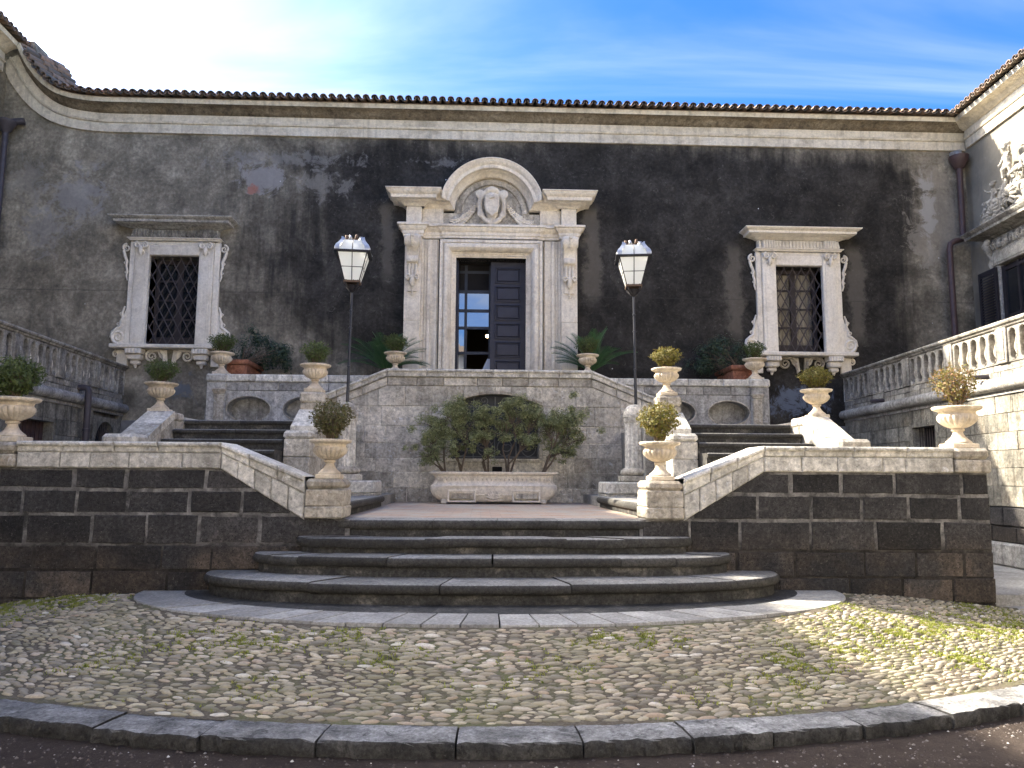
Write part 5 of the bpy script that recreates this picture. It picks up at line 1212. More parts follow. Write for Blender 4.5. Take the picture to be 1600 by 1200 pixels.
    while u < (4.5 if sg > 0 else 3.0):
        p = tf((u, VW-.40, c0+.625)); o = add_tile(T, b3, p, rz if sg < 0 else rz+math.pi, 0)
        if sg > 0: o.rotation_euler[2] = rz
        # the tile's own +y must point away from the courtyard
        yv = Vector((-math.sin(o.rotation_euler[2]), math.cos(o.rotation_euler[2])))
        if yv.x*sg < 0: o.rotation_euler[2] += math.pi
        u += pitch
    m = MB(tf); m.add([(-.5,VW-.35,c0+.60),(LEN,VW-.35,c0+.60),(LEN,VW+4,c0+1.9),(-.5,VW+4,c0+1.9)], [(0,1,2,3)]); m.build('roof_deck', M['tile'], T, 0)
    if sg < 0:
        # rectangular cellar door, arched fan window, drain pipe
        O = empty_part('cellar_door', T)
        m = MB(tf); m.box(2.78, 3.80, .16, .20, 1.0, 2.38)
        for k in range(1, 8): m.box(2.78+1.02*k/8-.006, 2.78+1.02*k/8+.006, .15, .165, 1.0, 2.38)
        m.build('door_leaf', M['pipe'], O, 0)
        m = MB(tf); m.box(2.72, 3.85, .0, .2, 2.385, 2.44); m.box(2.72, 2.775, 0, .2, 1.0, 2.385); m.box(3.805, 3.85, 0, .2, 1.0, 2.385); m.build('surround', M['wing'], O, 0)
        O = empty_part('fan_window', T); c_ = .75; n_ = 20
        hol = [(c_+.44*math.cos(math.pi*i/n_), 2.10+.44*math.sin(math.pi*i/n_)) for i in range(n_+1)]+[(c_-.44, 1.22), (c_+.44, 1.22)]
        m = MB(tf); m.plate(.18, 1.32, 1.2, 2.62, hol, -.003, .16); m.build('surround', M['wing'], O, 35)
        m = MB(tf); m.box(c_-.5, c_+.5, .16, .18, 1.2, 2.6); m.build('dark_opening', M['dark'], O, 0)
        for k in range(1, 12):
            a = math.pi*k/12; m = MB(tf); m.tube([(c_+.06*math.cos(a), .06, 2.02+.06*math.sin(a)), (c_+.45*math.cos(a), .06, 2.10+.45*math.sin(a))], .011, 4); m.build('fan_bar', M['grille'], O, 0)
        m = MB(tf); m.tube([(c_-.45, .06, 2.02), (c_+.45, .06, 2.02)], .014, 5); m.build('cross_bar', M['grille'], O, 0)
        O = empty_part('drain_pipe', T)
        m = MB(tf); m.tube([(1.98,.05,3.05),(1.98,-.10,3.055),(1.98,-.15,3.04),(1.98,-.17,3.0),(1.98,-.175,2.9),(1.98,-.175,.35)], .055, 10); m.build('pipe_tube', M['pipe2'], O, 60)
        m = MB(tf); m.lathe([(.055,2.28),(.064,2.285),(.064,2.33),(.055,2.335)], 10, (1.98, -.175, 0)); m.build('pipe_collar', M['pipe2'], O, 40)
    else:
        O = empty_part('cellar_window', T)
        m = MB(tf); m.box(2.76, 3.58, .2, .24, 1.9, 2.44); m.build('dark_opening', M['dark'], O, 0)
        m = MB(tf); m.box(2.70, 3.64, -.004, .2, 2.405, 2.46); m.box(2.70, 2.80, -.004, .2, 1.9, 2.404); m.box(3.54, 3.64, -.004, .2, 1.9, 2.404); m.build('surround', M['wing'], O, 0)
        for k in range(9):
            m = MB(tf); m.tube([(2.85+.08*k, .1, 1.9), (2.85+.08*k, .1, 2.40)], .009, 5); m.build('window_bar', M['grille'], O, 0)
        for u_, z_ in ((1.75,2.99),(5.05,3.0)):
            m = MB(tf); m.tube([(u_, .05, z_), (u_, -.22, z_-.02)], .035, 10); m.build('spout', M['pipe2'], T, 50)
        # big window of the upper floor
        O = empty_part('window', T); O['label'] = 'shuttered window under a carved pediment with cherubs'
        v = VW; w0, w1 = .95, 3.3
        st2 = M['sunst']
        m = MB(tf); m.box(w0-.02, w1, v-.02, v+.02, 2.8, 5.80); m.build('dark_opening', M['shut'], O, 0)
        m = MB(tf); m.stone(w0-.26, w0-.03, v-.12, v+.02, 2.8, 5.82, .012, .0); m.build('jamb', M['oval'], O, 25)
        m = MB(tf); m.stone(w0-.28, w1+.2, v-.14, v+.02, 5.822, 6.10, .012, 0); m.box(w0-.1, w1, v-.155, v-.13, 5.87, 6.03); m.build('lintel', st2, O, 25)
        m = MB(tf); m.stone(w0-.20, w1+.2, v-.12, v+.02, 6.103, 6.40, .008, 0); m.build('frieze', st2, O, 25)
        m = MB(tf); rq = random.Random(9)
        for k in range(26):
            u_ = w0-.10+.095*k; scroll_tube_tf = spiral(u_, 6.25+.04*math.sin(k*1.7), rq.uniform(.05,.085), 1.3, rq.uniform(0,6.28), rq.choice((-1,1)), v-.14, 10); m.tube(scroll_tube_tf, .022, 5)
            m.tube([(u_, v-.15, 6.16), (u_+rq.uniform(-.05,.05), v-.17, 6.25), (u_+rq.uniform(-.08,.08), v-.14, 6.36)], [.02,.032,.012], 5)
        m.build('frieze_relief', st2, O, 60)
        m = MB(tf); m.mould([(w0-.30, v+.02), (w0-.30, v-.12), (w1+.4, v-.12), (w1+.4, v+.02)], [(0,6.403),(.03,6.41),(.05,6.44),(.14,6.47),(.22,6.485),(.30,6.49),(.31,6.54),(.36,6.58),(.38,6.61),(.36,6.63),(.0,6.66),(-.1,6.66)]); m.build('cornice', M['bal'], O, 30)
        # console at the corner
        m = MB(tf); c_ = w0-.23
        m.tube([(c_, v-.16, 6.38), (c_, v-.22, 6.28), (c_, v-.17, 6.14), (c_, v-.10, 6.0), (c_, v-.14, 5.88), (c_, v-.10, 5.74)], [.07,.085,.07,.05,.055,.02], 8); m.build('console', st2, O, 60)
        # louvred shutter folded against the wall
        S_ = empty_part('shutter', T); S_['label'] = 'open dark louvred shutter'
        m = MB(tf); s0, s1 = w0-.62, w0-.02
        for a, c_ in ((s0, s0+.07), (s1-.07, s1)): m.box(a, c_, v-.19, v-.145, 2.8, 5.78)
        for z_ in (2.8, 4.2, 5.68): m.box(s0+.07, s1-.07, v-.188, v-.147, z_, z_+.10)
        m.build('shutter_frame', M['shut'], S_, 0)
        z_ = 2.93
        while z_ < 5.66:
            m = MB(tf); m.add([(s0+.07, v-.185, z_), (s1-.07, v-.185, z_), (s1-.07, v-.15, z_+.045), (s0+.07, v-.15, z_+.045), (s0+.07, v-.185, z_+.008), (s1-.07, v-.185, z_+.008), (s1-.07, v-.15, z_+.053), (s0+.07, v-.15, z_+.053)], [(0,1,2,3),(4,7,6,5),(0,4,5,1),(2,6,7,3),(1,5,6,2),(0,3,7,4)]); m.build('slat', M['shut'], S_, 0); z_ += .058
        # casement
        m = MB(tf)
        for a, c_ in ((w0+.02,w0+.12),(w0+.50,w0+.56),(w0+1.1,w0+1.2)): m.box(a, c_, v-.09, v-.03, 2.8, 5.78)
        for z_ in (3.7, 4.75, 5.70): m.box(w0+.12, w0+1.6, v-.085, v-.035, z_-.03, z_+.03)
        m.build('casement', M['shut'], O, 0)
        for a, c_ in ((w0+.12,w0+.50),(w0+.56,w0+1.1)):
            for z0, z1 in ((2.8,3.67),(3.73,4.72),(4.78,5.67)):
                m = MB(tf); m.add([(a, v-.06, z0), (c_, v-.06, z0), (c_, v-.06, z1), (a, v-.06, z1)], [(0,1,2,3)]); m.build('pane', M['glass'], O, 0)
        # pediment sculpture: cherubs, shells and scrolls
        S_ = empty_part('pediment_sculpture', T); S_['label'] = 'carved cherubs, shells and scrolls above the window'
        def cherub(u_, z_, s_, flip=1, arm=1, vv=v-.22):
            q = lambda a, b, c: (u_+flip*a*s_, vv-b*s_, z_+c*s_)
            cp = [(q(0,0,.30), .10*s_, q(0,0,.48), .11*s_), (q(0,.02,.30), .105*s_, q(.02,.05,.22), .11*s_), (q(0,.02,.56), .05*s_, q(0,.03,.64), .05*s_), (q(.0,.04,.72), .095*s_, q(0,.04,.76), .09*s_),
                  (q(.04,.05,.22), .085*s_, q(.22,.12,.18), .07*s_), (q(.22,.12,.18), .065*s_, q(.24,.10,-.02), .045*s_), (q(.24,.11,-.02), .04*s_, q(.31,.13,-.04), .03*s_),
                  (q(-.05,.05,.20), .085*s_, q(.05,.16,.12), .07*s_), (q(.05,.16,.12), .065*s_, q(.02,.15,-.06), .045*s_),
                  (q(.10,.02,.52), .05*s_, q(.22,.08,.42+.12*arm), .042*s_), (q(.22,.08,.42+.12*arm), .04*s_, q(.30,.14,.50+.15*arm), .032*s_),
                  (q(-.10,.02,.52), .05*s_, q(-.20,.04,.38), .042*s_), (q(-.20,.04,.38), .04*s_, q(-.14,.14,.30), .03*s_),
                  (q(0,.12,.72), .022*s_, q(0,.135,.71), .02*s_), (q(-.05,-.02,.80), .06*s_, q(.05,-.02,.81), .06*s_),
                  (q(-.06,-.04,.50), .05*s_, q(-.26,-.06,.58), .035*s_), (q(-.26,-.06,.58), .035*s_, q(-.34,-.06,.48), .02*s_)]
            blob('cherub', cp, st2, S_, .016, tf, 2)
        cherub(.80, 6.74, .52, 1, .3); cherub(1.12, 6.98, .62, -1, 1); cherub(1.62, 7.42, .80, 1, .8); cherub(2.35, 7.40, .8, -1, .8); cherub(2.0, 7.02, .55, 1, .5)
        for (u_, z_, r_) in ((1.18,6.80,.20),(1.72,6.98,.21),(2.3,6.95,.2)):
            m = MB(tf); n_ = 11
            for k in range(n_):
                a = R(-60+300*k/(n_-1)); m.tube([(u_+.03*math.cos(a), v-.30, z_+.03*math.sin(a)), (u_+r_*.6*math.cos(a), v-.35, z_+r_*.6*math.sin(a)), (u_+r_*math.cos(a), v-.29, z_+r_*math.sin(a))], [.018,.036,.030], 6)
            m.lathe([(.001,-.03),(.05,-.02),(.06,0)], 10, (u_, v-.34, z_)); m.build('shell', st2, S_, 60)
        m = MB(tf)
        for (u_, z_, r_, sn, a) in ((.78,6.72,.09,1,0),(.95,6.76,.07,-1,2),(1.42,6.78,.12,1,1),(1.42,7.12,.11,-1,2),(1.95,6.80,.13,-1,0),(2.05,7.25,.10,1,2),(1.30,7.0,.06,1,3),(2.6,6.8,.14,1,0),(1.88,7.35,.08,1,1)):
            P_ = spiral(u_, z_, r_, 1.6, a, sn, v-.28, 20); m.tube(P_, [.034*(1-.4*i/20) for i in range(21)], 6)
        for (a, c_) in (((.85,6.70),(1.5,6.72)),((1.5,6.72),(2.8,6.74)),((1.5,7.38),(2.5,7.40)),((1.35,6.75),(1.6,7.38)),((1.05,6.95),(1.35,7.05))):
            m.tube([(a[0], v-.24, a[1]), ((a[0]+c_[0])/2, v-.27, (a[1]+c_[1])/2+.05), (c_[0], v-.24, c_[1])], [.05,.07,.05], 7)
        m.prism([(.75,6.66),(3.0,6.66),(3.0,7.4),(1.75,7.4),(1.45,7.2),(1.1,6.95)], v-.22, v-.0, .02)
        m.build('pediment_scrolls', st2, S_, 60)
# drain pipes in the corners
T = tag(empty('drain_pipe', (10.2, 15.55, 4)), 'reddish brown drain pipe with funnel head in the right corner', 'pipe')
m = MB(); m.tube([(10.30,15.60,8.35),(10.28,15.60,6.75)], .062, 12); m.build('upper_pipe', M['pipe'], T, 60)
m = MB(); m.tube([(10.28,15.60,6.75),(10.22,15.58,6.63),(10.05,15.55,6.58),(9.96,15.55,6.52),(9.93,15.55,6.4),(9.93,15.55,2.8)], .062, 12); m.build('lower_pipe', M['pipe'], T, 60)
m = MB(); m.lathe([(.08,8.22),(.10,8.24),(.19,8.42),(.20,8.46),(.20,8.50),(.15,8.50)], 16, (10.30, 15.60, 0)); m.build('funnel', M['pipe'], T, 40)
m = MB(); m.tube([(10.30,15.60,8.48),(10.30,15.60,8.58),(10.30,15.8,8.62)], .08, 10); m.build('inlet', M['silver'], T, 60)
T = tag(empty('drain_pipe', (-9.9, 15.55, 4)), 'dark drain pipe with funnel head in the left corner', 'pipe')
m = MB(); m.tube([(-9.93,15.6,8.62),(-9.95,15.6,2.8)], .06, 12); m.build('pipe_tube', M['pipe2'], T, 60)
for z_ in (6.9, 5.2):
    m = MB(); m.lathe([(.06,z_),(.072,z_+.005),(.072,z_+.06),(.06,z_+.065)], 12, (-9.94,15.6,0)); m.build('pipe_collar', M['pipe2'], T, 40)
m = MB(); m.lathe([(.06,8.55),(.08,8.58),(.18,8.74),(.20,8.78),(.20,8.81),(.14,8.81)], 16, (-9.93, 15.6, 0)); m.build('funnel', M['pipe2'], T, 40)
m = MB(); m.tube([(-9.9,15.62,8.80),(-9.62,15.7,8.86)], .07, 10); m.build('inlet', M['pipe2'], T, 60)

# ================================================================ URNS
def make_urn():
    U = empty('urn', (0,0,0))
    m = MB(); m.stone(-.125, .125, -.125, .125, .0, .048, .008, .002); m.build('plinth', M['urn'], U, 25)
    m = MB(); m.lathe([(.112,.049),(.116,.056),(.112,.066),(.088,.085),(.062,.112),(.046,.142),(.042,.162),(.056,.168),(.060,.178),(.056,.188),(.046,.192)], 28); m.build('foot', M['urn'], U, 50)
    lobf = lambda z, a: 0.15*(abs(math.cos(a*10))-.65)*max(0, math.sin(math.pi*min(1, max(0, (z-.19)/.135)))**.6)
    m = MB(); m.lathe([(.046,.192),(.075,.199),(.105,.214),(.135,.236),(.158,.262),(.170,.288),(.170,.306),(.162,.320),(.155,.326)], 120, lob=lobf); m.build('bowl', M['urn'], U, 60)
    m = MB(); m.lathe([(.155,.326),(.157,.345),(.165,.357),(.198,.366),(.210,.374),(.213,.386),(.208,.397),(.197,.400),(.180,.396),(.170,.385),(.160,.380)], 36)
    for k in range(36):
        a = 2*math.pi*k/36; m.tube([(.20*math.cos(a), .20*math.sin(a), .394), (.212*math.cos(a), .212*math.sin(a), .384)], [.010,.010], 5)
    m.build('rim', M['urn'], U, 50)
    m = MB(); m.lathe([(.001,.378),(.1,.382),(.168,.378)], 20); m.build('soil', M['soil'], U, 60)
    return U
def ball_pts(n, rx, rz, rnd, cone=.4, seed=0):
    out = []
    while len(out) < n:
        p = Vector((rnd.uniform(-1,1), rnd.uniform(-1,1), rnd.uniform(-1,1)))
        if p.length > 1 or p.length < .1: continue
        if rnd.random() > p.length**2.2+.08: continue
        d_ = p.normalized(); k = 1+.30*mnoise.noise(d_*2.3+Vector((seed, 0, 0)))+.30*mnoise.noise(d_*6+Vector((0, seed, 0)))
        if p.z < 0: p.x *= 1+cone*p.z; p.y *= 1+cone*p.z
        out.append((Vector((p.x*rx, p.y*rx, p.z*rz))*k, d_))
    return out
def leaf(m, p, nrm, s_, rnd, asp=.55):
    t = Vector((rnd.gauss(0,1), rnd.gauss(0,1), rnd.gauss(0,1)+.5)); t = (t-nrm*t.dot(nrm)); t = t.normalized() if t.length > 1e-3 else Vector((1,0,0)); b = nrm.cross(t).normalized()
    q = s_*asp*.5; m.add([p-t*s_*.5, p+b*q-t*s_*.05+nrm*s_*.08, p+t*s_*.5, p-b*q-t*s_*.05+nrm*s_*.08], [(0,1,2,3)])
def make_shrub(mat, seed, n=2300, rx=.19, rz=.175, cz=.21, cone=.35, lsz=.026, dens=1):
    rnd = random.Random(seed); S = empty('topiary_shrub', (0,0,0)); m = MB()
    for p, d_ in ball_pts(n, rx, rz, rnd, cone, seed):
        nr = (d_+Vector((rnd.gauss(0,.6), rnd.gauss(0,.6), rnd.gauss(0,.6)+.3))).normalized(); leaf(m, p+Vector((0,0,cz)), nr, lsz*rnd.uniform(.55,1.5), rnd, rnd.uniform(.4,.75))
    for _ in range(55):     # stray shoots
        d_ = Vector((rnd.gauss(0,1), rnd.gauss(0,1), abs(rnd.gauss(0,.8)))).normalized(); e = Vector((d_.x*rx, d_.y*rx, d_.z*rz))
        for k in range(6): leaf(m, e*(1.0+.045*k)+Vector((rnd.gauss(0,.006), rnd.gauss(0,.006), cz)), Vector((rnd.gauss(0,1), rnd.gauss(0,1), rnd.gauss(0,1))).normalized(), lsz*.9, rnd)
    m.build('crown', mat, S, 0)
    m = MB()
    for k in range(26):
        a = rnd.uniform(0, 6.28); e = Vector((math.cos(a)*rx*rnd.uniform(.3,.8), math.sin(a)*rx*rnd.uniform(.3,.8), cz+rnd.uniform(-.06,.1)))
        b = Vector((math.cos(a)*.02, math.sin(a)*.02, -.02)); mid = b.lerp(e, .5)+Vector((0,0,.03))
        m.tube([b, mid, e], [.007,.005,.002], 5)
        for q in range(3):
            f_ = mid.lerp(e, rnd.uniform(0,.8)); m.tube([f_, f_+Vector((rnd.gauss(0,.05), rnd.gauss(0,.05), rnd.uniform(.03,.08)))], [.0035,.0015], 4)
    m.build('stems', M['twig'], S, 60); return S
urn0 = make_urn()
sh = [make_shrub(M['leaf_box'], 1), make_shrub(M['leaf_brown'], 2, 2500, .185, .18, .215, .45), make_shrub(M['leaf_gold'], 3, 2700, .19, .175, .21, .42), make_shrub(M['leaf_box'], 4, 3600, .20, .17, .20, .3), make_shrub(M['leaf_rust'], 5, 2300, .19, .18, .22, .42, .020)]
urns = [  # x, y, z, urn scale, shrub kind, shrub scale, where
 (AX-1.70, 7.985, 1.486, 1.0, 1, (.98,.98,.92), 'on the pedestal left of the entrance steps', 'bronzed round shrub in the urn left of the entrance steps'),
 (AX+1.71, 7.985, 1.486, 1.0, 2, (.95,.95,.95), 'on the pedestal right of the entrance steps', 'olive round shrub in the urn right of the entrance steps'),
 (AX-4.91, 8.0, 1.838, 1.12, 3, (1.02,1.02,1.02), 'at the left end of the front wall', 'big dark green round shrub at the left end of the front wall'),
 (AX+4.92, 8.0, 1.838, 1.12, 4, (1.02,1.02,1.02), 'at the right end of the front wall', 'sparse gold and rust round shrub at the right end of the front wall'),
 (AX-2.58, 11.21, 2.72, 1.03, 0, (.92,.92,.80), 'on the stair pedestal beside the left lamp', 'green round shrub on the stair pedestal beside the left lamp'),
 (AX+2.58, 11.21, 2.72, 1.03, 2, (.98,.98,.75), 'on the stair pedestal beside the right lamp', 'golden round shrub on the stair pedestal beside the right lamp'),
 (AX-4.60, 10.79, 2.377, 1.03, 0, (.98,.98,.78), 'on the outer parapet of the left stair flight', 'green brown round shrub on the outer parapet of the left stair flight'),
 (AX+4.64, 10.79, 2.377, 1.03, 2, (1.0,1.0,.78), 'on the outer parapet of the right stair flight', 'golden round shrub on the outer parapet of the right stair flight'),
 (AX+.03-5.03, 14.38, 3.38, 1.05, 0, (1.1,1.1,.85), 'on the pier in front of the left barred window', 'green round shrub on the pier in front of the left barred window'),
 (AX+.03+5.03, 14.38, 3.38, 1.05, 0, (.9,.9,.80), 'on the pier in front of the right barred window', 'green round shrub on the pier in front of the right barred window'),
 (AX-1.78, 14.33, 3.432, 1.0, 0, (1.0,1.0,.80), 'at the left corner of the doorway terrace', 'green round shrub at the left corner of the doorway terrace'),
 (AX+1.84, 14.33, 3.432, 1.0, 0, (.95,.95,.80), 'at the right corner of the doorway terrace', 'green round shrub at the right corner of the doorway terrace')]
used = set()
for i, (x, y, z, us, sk, ss, wl_, sl_) in enumerate(urns):
    rz = random.uniform(-.05, .05)
    if i == 0: U = urn0; U.location = (x, y, z); U.scale = (us,)*3; U.rotation_euler = (0,0,rz)
    else: U = copy_tree(urn0, (x, y, z), rz, us)
    tag(U, 'fluted cream stone urn '+wl_, 'urn', 'fluted stone urns')
    zz = z+.385*us
    rz = random.uniform(0, 6.28)
    if sk not in used: ss = tuple(q*1.12 for q in ss); S = sh[sk]; S.location = (x, y, zz); S.rotation_euler = (0,0,rz); S.scale = ss; used.add(sk)
    else: S = copy_tree(sh[sk], (x, y, zz), rz, tuple(q*1.12 for q in ss))
    tag(S, sl_, 'shrub', 'clipped shrubs in the urns')

# ================================================================ LANTERNS
def make_lamp():
    L = empty('street_lamp', (0,0,0))
    z0 = 1.80   # pole height
    m = MB(); m.tube([(0,0,-.03),(0,0,.5),(0,0,z0)], [.025,.022,.018], 12); m.build('pole', M['pole'], L, 60)
    for z_ in (.55, 1.15, 1.42): m = MB(); m.lathe([(.022,z_),(.029,z_+.005),(.029,z_+.02),(.022,z_+.025)], 12); m.build('pole_collar', M['pole'], L, 40)
    m = MB()
    for k in range(4):
        a = R(45+90*k); c_, s_ = math.cos(a), math.sin(a); m.tube([(0,0,z0-.05),(c_*.06,s_*.06,z0-.03),(c_*.13,s_*.13,z0+.03),(c_*.15,s_*.15,z0+.09),(c_*.12,s_*.12,z0+.11)], [.016,.02,.018,.012,.006], 6)
    m.lathe([(.02,z0-.08),(.05,z0-.05),(.08,z0),(.10,z0+.03),(.03,z0+.04)], 12); m.build('cup', M['iron'], L, 50)
    b0, b1 = z0+.045, z0+.095
    h0, h1, zb, zt = .115, .225, b1, b1+.42
    m = MB(); m.box(-h0-.012, h0+.012, -h0-.012, h0+.012, b0+.02, b1); m.build('bottom_frame', M['rust'], L, 0)
    # glazing: four sides, each 2 x 2 panes
    for k in range(4):
        a = R(90*k); c_, s_ = math.cos(a), math.sin(a); tf = lambda p, c_=c_, s_=s_: (p[0]*c_-p[1]*s_, p[0]*s_+p[1]*c_, p[2])
        def hw(z): return h0+(h1-h0)*(z-zb)/(zt-zb)
        zm = zb+.20
        for (za, zc) in ((zb+.008, zm-.006), (zm+.006, zt-.006)):
            for q in (-1, 1):
                m = MB(tf); m.add([(q*.006, -hw(za), za), (q*(hw(za)-.008), -hw(za), za), (q*(hw(zc)-.008), -hw(zc), zc), (q*.006, -hw(zc), zc)], [(0,1,2,3)]); m.build('pane', M['opal'], L, 0)
        m = MB(tf); m.tube([(0,-h0,zb),(0,-h1,zt)], .0065, 4); m.tube([(-hw(zm),-hw(zm),zm),(hw(zm),-hw(zm),zm)], .0055, 4); m.tube([(-h0,-h0,zb),(-h1,-h1,zt)], .008, 4); m.build('glazing_bar', M['iron'], L, 0)
        # roof pane and ridge
        r0_, r1_, zr, zq = .255, .15, zt+.02, zt+.21
        m = MB(tf); m.add([(-r0_+.03,-r0_+.02,zr),(r0_-.03,-r0_+.02,zr),(r1_,-r1_-.03,zq-.05),(r1_-.02,-r1_,zq),(-r1_+.02,-r1_,zq),(-r1_,-r1_-.03,zq-.05)], [(0,1,2,5),(5,2,3,4)]); m.build('roof_pane', M['opal'], L, 30)
        m = MB(tf); m.tube([(0,-r0_+.01,zr),(0,-r1_-.035,zq-.05),(0,-r1_,zq)], .006, 4); m.build('roof_bar', M['iron'], L, 0)
        # corner acanthus of sheet metal
        m = MB(tf)
        pts = [(.19,.0,.02),(.215,.05,.10),(.19,.06,.16),(.15,.03,.205),(.13,.02,.25)]
        n_ = len(pts)
        T_ = []
        for (rr_, hwid, dz) in ((.245,.07,.01),(.255,.095,.06),(.235,.075,.11),(.21,.095,.14),(.185,.06,.18),(.165,.075,.215),(.165,.02,.25)):
            cx_, cy_ = -rr_, -rr_; T_ += [(cx_+hwid*.7, cy_-hwid*.25, zt+dz), (cx_-.012, cy_-.012, zt+dz+.004), (cx_-hwid*.25, cy_+hwid*.7, zt+dz)]
        m.add(T_, [q for i in range(6) for q in ((3*i,3*i+1,3*i+4,3*i+3),(3*i+1,3*i+2,3*i+5,3*i+4))]); m.build('corner_leaf', M['silver'], L, 50)
    m = MB(); m.mould([(-.235,-.235),(.235,-.235),(.235,.235),(-.235,.235)], [(-.02,zt-.004),(.03,zt),(.045,zt+.004),(.045,zt+.022),(.0,zt+.03),(-.02,zt+.024)], closed=True, flip=1); m.build('eave_frame', M['iron'], L, 0)
    m = MB(); m.box(-.12,.12,-.12,.12,zt+.20,zt+.215); m.lathe([(.10,zt+.215),(.09,zt+.24),(.05,zt+.255)], 12); m.build('crown_plate', M['rust'], L, 30)
    for k in range(8):
        a = R(22.5+45*k); c_, s_ = math.cos(a), math.sin(a); m = MB(); h_ = .025 if k % 2 else .045
        m.tube([(c_*.09,s_*.09,zt+.215),(c_*.115,s_*.115,zt+.25),(c_*.13,s_*.13,zt+.255+h_),(c_*.09,s_*.09,zt+.26+h_)], [.022,.028,.020,.008], 6); m.build('crown_leaf', M['silver'] if k % 2 else M['rust'], L, 60)
    return L
lamp = make_lamp(); lamp.location = (AX-2.21, 11.82, 2.64); lamp.rotation_euler = (0, R(.6), R(4)); tag(lamp, 'iron lamp post with white glass lantern, left of the portal', 'lamp', 'courtyard lanterns')
l2 = copy_tree(lamp, (AX+2.24, 11.82, 2.64)); l2.rotation_euler = (0, R(-.3), R(-7)); tag(l2, 'iron lamp post with white glass lantern, right of the portal', 'lamp', 'courtyard lanterns')

# ================================================================ STONE PLANTER AND ITS SHRUBS
T = tag(empty('stone_planter', (PC+.03, 12.85, 1.09)), 'long carved pale stone trough standing before the barred arched window', 'planter')
px, py = PC+.045, 12.85
def loft(m, secs, n=44, e=5.0):
    T_ = []
    for (hx, hy, z) in secs:
        for k in range(n):
            a = 2*math.pi*k/n; c_, s_ = math.cos(a), math.sin(a); T_.append((px+hx*math.copysign(abs(c_)**(2/e), c_), py+hy*math.copysign(abs(s_)**(2/e), s_), z))
    F_ = [(j*n+k, j*n+(k+1) % n, (j+1)*n+(k+1) % n, (j+1)*n+k) for j in range(len(secs)-1) for k in range(n)]; F_.append(tuple(range(n-1, -1, -1))); m.add(T_, F_)
m = MB(); loft(m, [(.80,.24,1.115),(.86,.27,1.125),(.93,.30,1.16),(1.0,.335,1.22),(1.035,.355,1.29),(1.04,.36,1.34),(1.03,.352,1.372),(1.035,.358,1.376),(1.03,.355,1.386),(1.01,.335,1.40),(.985,.315,1.43),(.975,.305,1.47),(.975,.305,1.515),(.985,.312,1.53),(.985,.312,1.545)]); m.build('trough', M['trough'], T, 40)
m = MB(); loft(m, [(.985,.31,1.546),(1.03,.35,1.556),(1.06,.37,1.578),(1.062,.372,1.60),(1.04,.35,1.604),(.96,.29,1.60),(.95,.28,1.56)]); m.build('rim', M['trough'], T, 40)
m = MB(); loft(m, [(.95,.28,1.40),(.95,.28,1.57)]); m.f.append(tuple(len(m.v)-44+k for k in range(44))); m.build('soil', M['soil'], T, 0)
yfr = py-.315
m = MB()
for k in range(26): x_ = px-.90+1.80*k/25; m.tube([(x_, yfr+.005, 1.462), (x_, yfr+.002, 1.50)], [.018,.026], 6)
m.build('egg_border', M['trough'], T, 60)
for sg in (-1, 1):
    c_ = px+sg*.52; m = MB(); yq = py-.352
    m.mould([(c_-.20, 1.145), (c_+.20, 1.145), (c_+.20, 1.285), (c_-.20, 1.285)], [(0,-.06),(0,.012),(.022,.016),(.03,.0),(.03,-.06)], closed=True, flip=1); m.v = [(v[0], yq-v[2], v[1]) for v in m.v]; m.build('panel_frame', M['trough'], T, 25)
    m = MB(); m.box(c_-.17, c_+.17, yq-.002, yq+.08, 1.175, 1.258); m.build('panel', M['pier'], T, 0)
    m = MB(); m.stone(px+sg*.80-.055, px+sg*.80+.055, py-.30, py+.25, 1.087, 1.165, .02, .003); m.build('foot', M['trough'], T, 30)
m = MB()
for k in range(9):
    a = R(15+150*k/8); L_ = .13; m.tube([(px, py-.335, 1.17), (px+L_*.6*math.cos(a), py-.365, 1.17+L_*.6*math.sin(a)), (px+L_*math.cos(a), py-.355, 1.17+L_*math.sin(a)*1.05)], [.016,.022,.006], 5)
m.tube([(px-.14, py-.352, 1.155), (px, py-.35, 1.14), (px+.14, py-.352, 1.155)], .014, 5)
for sg in (-1, 1): m.tube([(px+sg*.15, py-.355, 1.235), (px+sg*.29, py-.358, 1.235)], .009, 5); m.tube([(px+sg*.52, py-.36, 1.30), (px+sg*.52, py-.36, 1.37)], .009, 5)
m.build('leaf_relief', M['trough'], T, 60)
m = MB(); m.box(px-1.03, px+1.03, py-.372, py-.35, 1.368, 1.378); m.build('string_moulding', M['trough'], T, 0)

